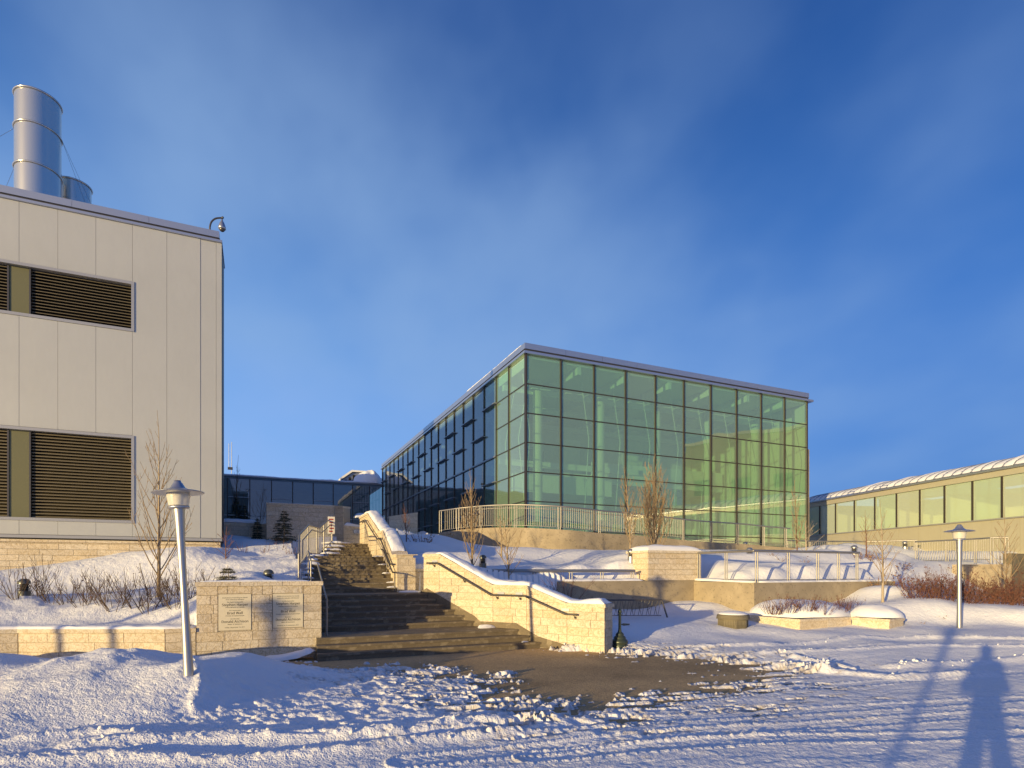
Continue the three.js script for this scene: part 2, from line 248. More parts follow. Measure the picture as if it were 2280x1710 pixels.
// terrace rim: foot of the curved railing (pixel, pixel, depth)
const rimPts = [[978, 1185, 28.5], [1030, 1178, 28.4], [1097, 1173.7, 27.7], [1172, 1174, 27.0], [1262, 1179, 26.7], [1338, 1186, 27.5], [1404, 1190, 28.3], [1470, 1196, 29.1], [1536, 1203, 29.8], [1596, 1207, 30.5], [1654, 1210, 31.1], [1708, 1215, 31.6], [1735, 1217, 31.8], [1800, 1222, 32.4]].map(p => at(...p));
const rim = new THREE.CatmullRomCurve3(rimPts), rimFine = rim.getSpacedPoints(220);
const rimZ = x => { for (let i = 0; i + 1 < rimFine.length; i++) if (x >= rimFine[i].x && x <= rimFine[i + 1].x) return lerp(rimFine[i].z, rimFine[i + 1].z, (x - rimFine[i].x) / (rimFine[i + 1].x - rimFine[i].x)); return x < rimFine[0].x ? null : rimFine[220].z; };
const rimY = x => { for (let i = 0; i + 1 < rimFine.length; i++) if (x <= rimFine[i + 1].x) return rimFine[i].y; return rimFine[220].y; };
const Z1 = -17.2, ZF = -14.3, XF = 15.25;                          // concrete walls on the right: rear face, front face, corner

// ---------------------------------------------------------------- lie of the land
const shep = (pts, e = 0.5) => { const q = pts.map(p => p.isVector3 ? [p.x, p.z, p.y] : p); return (x, z) => { let s = 0, w = 0; for (const p of q) { const d = (x - p[0]) ** 2 + (z - p[1]) ** 2, k = 1 / (d + e) ** 2; s += k * p[2]; w += k; } return s / w; }; };
const A = (l) => l.map(p => at(...p));
const leftH = shep([...A([[40, 1396, 12.6], [200, 1391, 12.8], [320, 1394, 12.7], [400, 1394, 12.7], [0, 1398, 12.3], [100, 1352, 13.5], [250, 1336, 14], [400, 1340, 14], [60, 1322, 14.6], [0, 1330, 14.6], [300, 1318, 15.3], [400, 1322, 15],
  [0, 1282, 19], [100, 1266, 19.5], [200, 1246, 20], [300, 1229, 20.6], [400, 1220, 21.1], [490, 1222, 21.6], [450, 1217, 20],
  [500, 1293, 14.2], [600, 1294, 14.6], [680, 1294, 14.9], [560, 1270, 16.5], [640, 1262, 17.5], [600, 1247, 19], [540, 1240, 20], [520, 1192, 26], [560, 1200, 24.8], [640, 1218, 23.4], [680, 1202, 23.6], [700, 1187, 24.4], [593, 1203, 25.2], [720, 1190, 25.4]]),
  [1.0, -18, 1.45], [1.35, -20.3, 2.4], [1.9, -22, 2.6], [2.5, -23.5, 3.0], [-12, -16, 0.8], [-12, -22, 1.6], [-12, -25, 1.7], [-1, -30, 3.8], [4, -30, 4.0], [9, -31, 4.0], [5, -40, 4.6], [11, -40, 4.6], [0, -50, 5.0], [5, -64, 5.4], [-4, -64, 5.4], [12, -55, 5.2]]);
const upperH = shep([...A([[960, 1226, 20], [1040, 1228, 20.5], [1052, 1264, 18.5], [1133, 1264, 19], [1117, 1242, 21.5], [1200, 1256, 20], [1300, 1250, 21], [1400, 1240, 21.5], [1425, 1229, 23],
  [986, 1194, 28], [1026, 1210, 27.7], [1077, 1218, 27.2], [1153, 1219, 26.5], [1280, 1224, 26.3], [1381, 1225.6, 27.4], [1457, 1222, 28.3], [1510, 1222, 29],
  [880, 1168, 29], [905, 1205, 23], [870, 1208, 21], [940, 1190, 26], [900, 1240, 19.6], [930, 1262, 18.9],
  [1156, 1292, 18.9], [1230, 1312, 18.6], [1260, 1314, 18.6], [1350, 1291, 20.6], [1434, 1287, 21], [1300, 1299, 19.9],
  [1565, 1297, 22], [1690, 1295, 20.2], [1800, 1294, 20.8], [1910, 1295, 21.4], [1620, 1272, 21.3], [1700, 1258, 21.4], [1800, 1258, 22.0], [1740, 1250, 22.5], [1850, 1252, 22.8], [1650, 1250, 22.6], [1700, 1230, 25], [1830, 1222, 27], [1560, 1233, 24.5], [1640, 1232, 25], [1600, 1224, 29], [1660, 1226, 29.5], [1740, 1229, 30],
  [1780, 1229, 27], [1900, 1232, 26.5], [1965, 1242, 25], [2040, 1253, 26], [1860, 1214, 31], [2000, 1228, 29], [2150, 1254, 24.5], [2240, 1256, 24.5], [1860, 1209, 35], [1960, 1214, 34], [2010, 1216, 35], [2060, 1222, 33.4], [2110, 1224, 32], [2180, 1228, 30.4], [2050, 1251, 28.6], [2120, 1252, 27.0], [2190, 1252, 25.5], [2085, 1251, 27.8], [2155, 1252, 26.2],
  [1985, 1300, 21], [2040, 1272, 22.8], [2100, 1264, 23.3], [2050, 1330, 19.5], [1965, 1336, 19.5], [2180, 1346, 18.8], [2270, 1352, 18], [2230, 1304, 21.5]]), [40, -14, 1.3], [36, -20, 2.2], [45, -20, 2.0], [45, -26, 2.4]]);
const plazaH = shep([...A([[1965, 1336, 19.5], [2050, 1332, 19.3], [2180, 1347, 18.7], [2270, 1353, 17.9], [1980, 1408, 16.4], [1905, 1402, 16.9], [2030, 1397, 17.0], [1690, 1392, 17.8], [2135, 1403, 17.1], [1673, 1378, 18.6], [1690, 1361, 19.2], [1552, 1339, 21.4], [1760, 1343, 20.2], [1850, 1343, 20.2], [1940, 1352, 19.6], [1500, 1372, 19.2], [1600, 1393, 17.5], [1815, 1406, 16.8], [1345, 1388, 17.4], [1400, 1384, 18.2], [1440, 1376, 18.6], [1366, 1432, 14.9], [1985, 1302, 20.8], [2040, 1332, 19.5], [2230, 1400, 16.8], [2280, 1406, 16.6], [1650, 1420, 16.2]]),
  [7.7, -16.5, 1.45], [6.2, -16.6, 1.75], [8.6, -15.2, 1.15], [9.6, -16.7, 1.05], [9.0, -13.7, 0.55], [9.4, -12.3, 0.12], [8.8, -11.2, 0.05], [11, -11.5, 0.1], [13, -11, 0.05], [16, -10, 0.06], [20, -8, 0.08], [10, -8, 0], [14, -6, 0], [22, -4, 0.05], [30, -6, 0.2], [30, -12, 0.6], [6, -9, 0], [18, -2, 0], [8, -5, 0], [4, -8, 0]]);
const cheekSide = (x, z) => (x - C0[0]) * -CE[1] + (z - C0[1]) * CE[0];           // metres to the right of the cheek wall's left face
// bare patch of paving swept in front of the steps (pixels on level ground)
const bare = [[150, 1482], [330, 1487], [560, 1483], [715, 1490], [940, 1492], [1060, 1515], [1130, 1560], [1180, 1583], [1290, 1577], [1430, 1556], [1560, 1532], [1680, 1506], [1660, 1482], [1560, 1470], [1420, 1462], [1300, 1448], [1226, 1444], [1180, 1420], [700, 1440], [560, 1455], [150, 1460]].map(([a, b]) => { const F = EYE * FL / (b - HY); return toW((a - CX) / FL * F, F); });
function sdPoly(x, z, P) { let d = 1e9, s = -1; for (let i = 0, j = P.length - 1; i < P.length; j = i++) { const ex = P[j][0] - P[i][0], ez = P[j][1] - P[i][1], wx = x - P[i][0], wz = z - P[i][1], t = clamp((wx * ex + wz * ez) / (ex * ex + ez * ez), 0, 1), dx = wx - ex * t, dz = wz - ez * t; d = Math.min(d, dx * dx + dz * dz); if ((P[i][1] > z) !== (P[j][1] > z) && x < ex * (z - P[i][1]) / ez + P[i][0]) s = -s; } return -s * Math.sqrt(d); }   // negative outside
// ridges thrown up by ploughs and tyres: [pixels..., height, width]
const ridges = [
  { p: [[180, 1668], [420, 1652], [700, 1648], [900, 1634], [1060, 1616], [1220, 1608]], h: 0.085, w: 0.20 }, { p: [[0, 1700], [250, 1690], [520, 1700], [760, 1680], [960, 1655], [1150, 1640]], h: 0.06, w: 0.14 },
  { p: [[60, 1655], [200, 1640], [330, 1648]], h: 0.05, w: 0.12 },
  { p: [[1420, 1462], [1500, 1464], [1600, 1472], [1700, 1484], [1840, 1500], [2000, 1514], [2200, 1508]], h: 0.085, w: 0.16 }, { p: [[1560, 1452], [1720, 1448], [1900, 1437], [2060, 1434], [2300, 1450]], h: 0.07, w: 0.15 }, { p: [[1700, 1466], [1900, 1462], [2080, 1455], [2300, 1462]], h: 0.045, w: 0.10 }, { p: [[1980, 1493], [2100, 1486], [2300, 1474]], h: 0.06, w: 0.14 }, { p: [[1740, 1482], [1840, 1500]], h: 0.09, w: 0.12 }, { p: [[1760, 1470], [1900, 1496]], h: 0.07, w: 0.10 },
  { p: [[1190, 1446], [1260, 1447], [1330, 1452], [1450, 1460]], h: 0.10, w: 0.17 }, { p: [[420, 1540], [450, 1570], [430, 1600]], h: 0.05, w: 0.10 },
].map(r => ({ ...r, q: r.p.map(([a, b]) => { const F = EYE * FL / (b - HY); return toW((a - CX) / FL * F, F); }) }));
const tyres = [[[560, 1600], [900, 1575], [1080, 1556]], [[900, 1650], [1400, 1610], [2280, 1560]], [[900, 1705], [1500, 1640], [2280, 1590]], [[1250, 1600], [1700, 1540], [2280, 1500]], [[1690, 1462], [1960, 1452], [2280, 1456]], [[1180, 1690], [1700, 1650], [2280, 1640]]].map(r => r.map(([a, b]) => { const F = EYE * FL / (b - HY); return toW((a - CX) / FL * F, F); }));
function alongLine(x, z, q) { let best = [1e9, 0, 0], L = 0; for (let i = 0; i + 1 < q.length; i++) { const ex = q[i + 1][0] - q[i][0], ez = q[i + 1][1] - q[i][1], l = Math.hypot(ex, ez), t = clamp(((x - q[i][0]) * ex + (z - q[i][1]) * ez) / (l * l), 0, 1), dx = x - q[i][0] - ex * t, dz = z - q[i][1] - ez * t, d = Math.hypot(dx, dz); if (d < best[0]) best = [d, L + t * l, (dx * ez - dz * ex) / l]; L += l; } return best; }
const mound = (R, F, px, f, h, rl, rr, near, far) => { const c = (px - CX) / FL * f, a = (R - c) / (R < c ? rl : rr), b = (F - f) / (F < f ? near : far); return h * Math.exp(-a * a - b * b); };
let slush = 0;                                                       // brown grit ground into the thin snow where it has been swept
function plaza(x, z) {
  const [R, F] = toRF(x, z);
  const side = cheekSide(x, z), wr = sstep(-0.2, 1.2, side);
  let h = wr > 0 ? plazaH(x, z) * wr : 0;
  // banks shovelled up on the left
  const gl = 0.75 + 0.5 * fbm(R * 1.1 + 3, F * 1.1, 3);
  let b = mound(R, F, 318, 10.5, 0.50, 1.45, 0.95, 2.7, 0.75) + mound(R, F, 520, 10.7, 0.36, 0.75, 0.95, 1.1, 0.7) + mound(R, F, 415, 8.95, 0.47, 1.15, 0.95, 1.3, 1.2) + mound(R, F, -10, 11.1, 0.34, 3, 1.6, 2.2, 0.7) + mound(R, F, 660, 10.6, 0.13, 0.8, 0.9, 0.8, 0.6) + mound(R, F, 230, 10.6, 0.2, 0.8, 0.8, 1.6, 0.6);
  b *= gl; h += b;
  // depth of loose snow over the paving
  const sd = sdPoly(x, z, bare), patch = fbm(R * 1.2 + 9, F * 3.4, 5) - 0.5, fine = fbm(R * 7, F * 12, 3) - 0.5;
  const al = R * 0.955 + F * 0.30, ac = -R * 0.30 + F * 0.955, strk = fbm(al * 1.6 + 3, ac * 9, 4) - 0.5;
  const cover = sd * 0.24 + patch * 0.45 + strk * 0.95 + fine * 0.30 + 0.36 * (fbm(R * 15, F * 26, 2) - 0.5) - 0.05;
  const lump = Math.max(0, fbm(R * 3.1 + 40, F * 3.8, 5) - 0.42);
  const quiet = sstep(0.06, 0.3, b) * (R < -1.5 ? sstep(-6.4, -4.6, R) * sstep(8.6, 9.4, F) : 0) + sstep(15.4, 17.5, F) * 0.7;
  const q = 1 - clamp(quiet, 0, 0.94);
  let s = 0.028 + 0.035 * (fbm(R * 0.7, F * 1.0, 3) - 0.5) + q * (0.03 * lump * (0.2 + 1.4 * fbm(R * 0.8 + 5, F * 0.8, 2)) * sstep(0.3, 0.6, fbm(R * 0.5 + 9, F * 0.9, 2)) + 0.008 * (fbm(R * 8 + 3, F * 9, 3) - 0.5));
  const tz = sstep(-5.5, -3.5, R) * sstep(2.6, 0.6, R) * sstep(6.2, 7.4, F) * sstep(13, 11.5, F) * (1 - clamp(quiet, 0, 1)), tn = fbm(R * 4.6 + 21, F * 6, 3);
  s += tz * (0.036 * (1 - Math.abs(2 * tn - 1)) - 0.024 * sstep(0.52, 0.62, fbm(R * 3.4 + 70, F * 4.2, 2)) + 0.022 * (fbm(R * 12, F * 13, 2) - 0.5));
  // packed snow, scraped along the way people drive
  const a = (R * 0.955 + F * 0.30), c = (-R * 0.30 + F * 0.955);
  s += q * 0.026 * (Math.pow(fbm(a * 0.8, c * 4.2 + 0.6 * fbm(a * 0.6, c, 2), 4), 1.4) - 0.35) * sstep(17, 12, F);
  s += q * (0.010 * (fbm(a * 6, c * 18, 2) - 0.5) + 0.008 * (vn(a * 20, c * 34) - 0.5)) * (F < 10 ? 1 : 0.7);
  if (F < 15.5 || R > 4) for (const r of ridges) { const [d, l] = alongLine(x, z, r.q); if (d < r.w * 4) { const n = fbm(l * 2.3 + r.h * 900, d * 5, 4), k = Math.exp(-((d / r.w + (n - 0.5) * 1.4) ** 2)); s += r.h * k * (0.25 + 1.5 * n) + k * 0.045 * Math.max(0, fbm(R * 13 + 2, F * 13, 3) - 0.42); } }
  if (F < 15) for (const t of tyres) { const [d, l, sg] = alongLine(x, z, t); if (d < 0.2) { const e = sstep(0.2, 0.12, d), tread = Math.sin((l + Math.abs(sg) * 0.9) * 52) * 0.5 + 0.5; s += e * (-0.013 + 0.009 * tread * (0.3 + 0.7 * vn(l * 0.7, 3 + sg * 4))) + 0.018 * Math.exp(-(((d - 0.2) / 0.04) ** 2)); } }
  const cov = sstep(-0.06, 0.16, cover + Math.max(0, h - 0.12) * 3);
  h = h + lerp(-0.03, Math.max(s, 0.004), cov);
  slush = clamp(1 - (cover + Math.max(0, h - 0.12) * 3) * 2.4, 0, 1) * (F < 15 ? 1 : 0) * sstep(0.38, 0.62, fbm(R * 11 + 7, F * 16, 3));
  return h;
}
function ground(x, z) {
  slush = 0;
  const [R, F] = toRF(x, z);
  const nat = 0.10 * (fbm(R * 0.7 + 50, F * 0.7, 4) - 0.5) + 0.02 * (fbm(R * 4, F * 5, 3) - 0.5);
  // under the stairs
  if (z < -13.45 && z > -16.95 && x > 1.25 && x < cheekX(z) + 0.25) return -0.5;
  if (z <= -16.95 && z > -18.5 && x > stairLeft(z) && x < 5.35) return -0.3;
  if (z <= -18.5 && z > -26.2 && x > stairLeft(z) && x < 4.35) return 0.5;
  if (z <= -26.2 && x > 1.6 && x < 5.0 && z > -27.9) return 2.8;
  const lwz = x < -4.6 ? -15.56 : x < -1.76 ? lerp(-15.56, -14.3, (x + 4.6) / 2.84) : x < 1.45 ? -14.3 : -1e9;
  const isLeft = x < (z > -26.2 ? Math.min(1.3, stairLeft(z) + 0.02) : 4.4) && z < lwz;
  const gs = 0.055 * Math.max(0, fbm(R * 5.5, F * 4.5, 4) - 0.4) * sstep(15.5, 17, F) * sstep(25, 22, F);   // trodden, crumbly slope below the left building
  if (isLeft && F < 16 && z > lwz - 0.9) { const w = sstep(0.9, 0.1, lwz - z); return lerp(leftH(x, z) + nat + 0.10 * (fbm(R * 1.6 + 4, F * 2.2, 3) - 0.5), lerp(0.80, 1.74, sstep(-1.24, -1.08, x)) + 0.10 * (fbm(R * 0.9 + 2, F * 2, 3) - 0.4), w); }
  if (isLeft || z < -46 || (z < -27.5 && x < 12.6 && x < 8)) return leftH(x, z) + nat * 0.9 + gs + (F < 15.5 ? 0.10 * (fbm(R * 1.6 + 4, F * 2.2, 3) - 0.5) : 0);
  const rz = rimZ(x);
  if (rz !== null && z < rz - 0.12) return z < -33 && x < 12 ? 4.2 : rimY(x) - 0.12 + 0.10 * (fbm(x * 1.1, z * 1.1, 3) - 0.3);
  const fb = x < 9.9 ? -17.3 : x < XF + 0.27 ? Z1 - 0.27 : ZF - 0.27, up = () => { const d = Math.min(fb - z > 0 ? fb - z : 9, z > Z1 - 0.27 && x > XF + 0.27 ? x - XF - 0.27 : 9, x < 9.9 || x > 22 ? 9 : 8); return lerp(up0(), x < XF + 0.27 ? 1.62 : 1.58, x > 9.7 && x < 22.4 ? sstep(0.8, 0.15, d) : 0); }, up0 = () => upperH(x, z) + nat * 0.75 + 0.02 * (fbm(R * 8, F * 8, 3) - 0.5) * sstep(8, 14, x);
  if (x > 20.5 && z < ZF + 1.5) { const t = x < 22.4 ? (z < fb ? 1 : 0) : sstep(1.2, -2.2, z - ZF), u = up(), p = plaza(x, z) + nat * sstep(15, 18, F); return x < 22.4 ? (t ? u : p) : lerp(p, u, t); }
  if (z < fb && x > 4.3) return up();
  if (F > 15 && cheekSide(x, z) > 0.2) return plaza(x, z) + nat * sstep(15, 18, F);
  return plaza(x, z);
}
{
  // the snow as one sheet, finer where it lies nearer
  const NC = 960, NR = 760, F0 = 2.1, F1 = 72, k0 = (-330 - CX) / FL, k1 = (2640 - CX) / FL;
  const pos = new Float32Array((NC + 1) * (NR + 1) * 3), uv = new Float32Array((NC + 1) * (NR + 1) * 2), col = new Float32Array((NC + 1) * (NR + 1) * 3), idx = new Uint32Array(NC * NR * 6);
  for (let j = 0, o = 0; j <= NR; j++) { const F = F0 * Math.pow(F1 / F0, Math.pow(j / NR, 0.93)); for (let i = 0; i <= NC; i++, o++) { const [x, z] = toW(lerp(k0, k1, i / NC) * F, F), y = ground(x, z); pos[o * 3] = x; pos[o * 3 + 1] = y; pos[o * 3 + 2] = z; uv[o * 2] = x; uv[o * 2 + 1] = z; col[o * 3] = lerp(1, 0.62, slush); col[o * 3 + 1] = lerp(1, 0.53, slush); col[o * 3 + 2] = lerp(1, 0.42, slush); } }
  for (let j = 0, o = 0; j < NR; j++) for (let i = 0; i < NC; i++) { const a = j * (NC + 1) + i, b = a + NC + 1; idx[o++] = a; idx[o++] = a + 1; idx[o++] = b; idx[o++] = a + 1; idx[o++] = b + 1; idx[o++] = b; }
  const g = new THREE.BufferGeometry(); g.setAttribute('position', new THREE.BufferAttribute(pos, 3)); g.setAttribute('uv', new THREE.BufferAttribute(uv, 2)); g.setAttribute('color', new THREE.BufferAttribute(col, 3)); g.setIndex(new THREE.BufferAttribute(idx, 1)); g.computeVertexNormals();
  solo('snow_ground', g, M.snow, 'trodden and drifted snow covering the forecourt and the banks', 'snow', null, 'structure');
  // wide snowfield under and around it
  const far = uvBox(new THREE.PlaneGeometry(1600, 1600, 1, 1).rotateX(-Math.PI / 2).translate(0, -0.55, 0));
  solo('snowfield', far, M.snowSoft, 'flat snow stretching away all round the forecourt', 'snow', null, 'structure');
  const pv = slab([[-5.2, -15.2], [-1.9, -14.05], [1.2, -14.05], [1.2, -13.3], [6.8, -13.3], [8.2, -11.6], [16, -11.6], [16, -4], [-5.2, -4]], -0.25, 0);
  solo('pavement', pv, M.pave, 'brown concrete paving swept bare of snow before the steps', 'pavement', null, 'structure');
}

// ---------------------------------------------------------------- building on the left: metal panels over a stone base
const LBZ = -24.4, LBX = -1.19, LS = 0.95, yy = v => 0.1 + v * LS;   // panel module and heights of this building
{
  const b = thing('panelled_building', 'tall windowless building clad in beige metal panels with louvres on a stone base', 'building', [-10, 0, -40]);
  const W = (n, g, m, l, u) => wpart(b, n, g, m, l, u);
  const Y0 = yy(3.18), YT = yy(15.08);
  W('wall', merge([box(-26, LBX - 0.02, Y0, YT, -26.2, LBZ - 0.38), box(-26, -3.2, Y0, YT, -58, -26.2), box(-26, LBX - 0.06, 1.0, Y0, -26.2, LBZ - 0.16)]), M.darkSteel);
  W('side_panel', box(LBX - 0.02, LBX + 0.0, Y0, YT - 0.03, -26.1, LBZ - 0.02), M.mullion);
  const xs = [0, 0.2, 0.752, 1.893, 3.018, 4.16, 5.30, 6.41, 7.53, 8.66, 9.79, 10.92, 12.05, 13.2].map(t => LBX - t * LS), LX = LBX - 3.05 * LS, XB = LBX - 6.16 * LS, XC = LBX - 6.72 * LS;
  for (let i = 0; i + 1 < xs.length; i++) {
    const x1 = xs[i] - (i ? 0.004 : 0), x0 = xs[i + 1] + 0.004, cut = i >= 4;
    for (const [y0, y1] of cut ? [[3.3, 3.79], [7.12, 11.03], [12.94, 15.08]] : [[3.3, 15.08]]) W('wall_panel', box(x0, x1, yy(y0), yy(y1), LBZ - 0.37, LBZ - (i === 1 ? 0.012 : 0)), M.panel);
  }
  W('base_flashing', box(-20, LBX + 0.01, Y0, Y0 + 0.1, LBZ - 0.06, LBZ + 0.02), M.trim);
  W('base_flashing', box(-20, LBX + 0.01, Y0 - 0.04, Y0, LBZ - 0.06, LBZ - 0.03), M.black);
  // louvre bands
  const band = (y0, y1, n) => {
    W('louvre_trim', merge([box(-18, LX + 0.09, y1, y1 + 0.10, LBZ - 0.3, LBZ + 0.03), box(-18, LX + 0.09, y0 - 0.10, y0, LBZ - 0.3, LBZ + 0.03), box(LX, LX + 0.09, y0, y1, LBZ - 0.3, LBZ + 0.03)]), M.trim);
    W('louvre_backing', box(-18, LX - 0.003, y0 + 0.003, y1 - 0.003, LBZ - 0.36, LBZ - 0.33), M.black);
    W('infill_panel', box(XC, XB, y0 + 0.002, y1 - 0.002, LBZ - 0.27, LBZ - 0.12), M.olive);
    W('louvre_post', box(XB + 0.005, XB + 0.05, y0 + 0.002, y1 - 0.002, LBZ - 0.3, LBZ - 0.09), M.darkSteel);
    W('louvre_post', box(XC - 0.05, XC - 0.005, y0 + 0.002, y1 - 0.002, LBZ - 0.3, LBZ - 0.09), M.darkSteel);
    for (const [x0, x1] of [[XB + 0.055, LX - 0.01], [-12.5, XC - 0.055]]) {
      const p = (y1 - y0) / n, w = x1 - x0, fh = p * (n > 20 ? 0.44 : 0.34), g = uvBox(prism([[0.0, 0], [0.012, 0], [0.012, fh - 0.01], [-0.12, fh + 0.035], [-0.12, fh + 0.027], [0, fh - 0.018]], 0, w).rotateY(-Math.PI / 2));
      for (let k = 0; k < n; k++) { const m = part(b, 'louvre_slat', g, M.slat); m.position.set(x1 - b.position.x, y0 + p * (k + 0.22), LBZ - 0.16 - b.position.z); }
    }
  };
  band(yy(3.90), yy(7.0), 27); band(yy(11.14), yy(12.82), 15);
  // cornice
  W('cornice', box(-20, LBX + 0.02, YT, YT + 0.085, -26.4, LBZ + 0.07), M.alu); W('cornice', box(-20, LBX - 0.06, YT + 0.085, YT + 0.18, -26.4, LBZ - 0.03), M.darkSteel);
  for (let k = 0; k < 8; k++) W('fascia_panel', box(LBX - 0.08 - 2.28 * (k + 1) + 0.008, LBX - 0.08 - 2.28 * k, YT + 0.18, YT + 0.42, -26.4, LBZ + 0.02), M.alu);
  W('roof', box(-26, -3.3, YT + 0.02, YT + 0.2, -57, -26.41), M.roofMetal);
  // stone base
  const bm = wallMatrix([-16, LBZ - 0.14], [LBX - 0.05, LBZ - 0.14]), LB = LBX - 0.05 + 16;
  stoneFace(b, bm, [[[0, 1.3], [LB, 1.3], [LB, Y0 - 0.14], [0, Y0 - 0.14]]], { y0: 1.34, course: 0.2, seed: 51, len: [0.6, 1.1] });
  for (let k = 0; k < 14; k++) W('ledge_stone', box(-16 + k * LB / 14 + 0.005, -16 + (k + 1) * LB / 14, Y0 - 0.135, Y0 - 0.045, LBZ - 0.2, LBZ - 0.07), stones[k % 5]);
  // stainless flues on the roof
  const RB = YT + 0.1;
  const flue = (label, px, f, r, y1, rings) => {
    const p = at(px, HY, f), t = thing('flue_stack', label, 'flue', [p.x, RB, p.z], null);
    const h = y1 - RB; part(t, 'shell', new THREE.CylinderGeometry(r, r, h, 64, 1, true).translate(0, h / 2, 0), M.stack);
    part(t, 'liner', new THREE.CylinderGeometry(r - 0.05, r - 0.05, h, 48, 1, true).translate(0, h / 2 - 0.02, 0), M.black);
    for (const y of rings) part(t, 'ring', new THREE.TorusGeometry(r + 0.015, 0.045, 8, 64).rotateX(Math.PI / 2).translate(0, y - RB, 0), M.stack);
    return t;
  };
  const t1 = flue('tall polished steel flue with rings rising above the roof edge', 85, 27, 0.87, 24.05, [24.03, 22.5, 20.65]);
  flue('short polished steel flue behind the tall one', 165, 29, 0.72, 21.4, [21.38]);
  for (const [dx, dz, y] of [[-6.5, 2.2, 22.5], [3.4, -3.0, 22.5], [4.2, -1.2, 22.5], [-1.6, 2.4, 20.65]]) part(t1, 'guy_wire', cyl(V(Math.sign(dx) * 0.9, y - RB, 0), V(dx, 0.1, dz), 0.006, 0.006, 5), M.darkSteel);
  // dome camera on a gooseneck
  const q = at(467, 510, 21.7), c = thing('security_camera', 'dark gooseneck bracket with silver dome camera on the roof edge', 'security camera', [q.x, YT + 0.4, LBZ - 0.2]);
  part(c, 'bracket', smoothPipe([V(0, 0, 0), V(0.0, 0.25, 0), V(0.06, 0.45, 0), V(0.2, 0.6, 0), V(0.42, 0.68, 0)], 0.032, 30, 10), M.darkSteel);
  part(c, 'bracket_cap', new THREE.SphereGeometry(0.045, 12, 8).translate(0.43, 0.69, 0), M.darkSteel);
  part(c, 'housing', lathe([[0, 0.62], [0.03, 0.62], [0.032, 0.56], [0.07, 0.5], [0.11, 0.4], [0.135, 0.3], [0.135, 0.25], [0.1, 0.24]], 24).translate(0.41, 0, 0), M.alu);
  part(c, 'dome', new THREE.SphereGeometry(0.1, 20, 12).scale(1, 0.9, 1).translate(0.41, 0.235, 0), M.darkSteel);
}

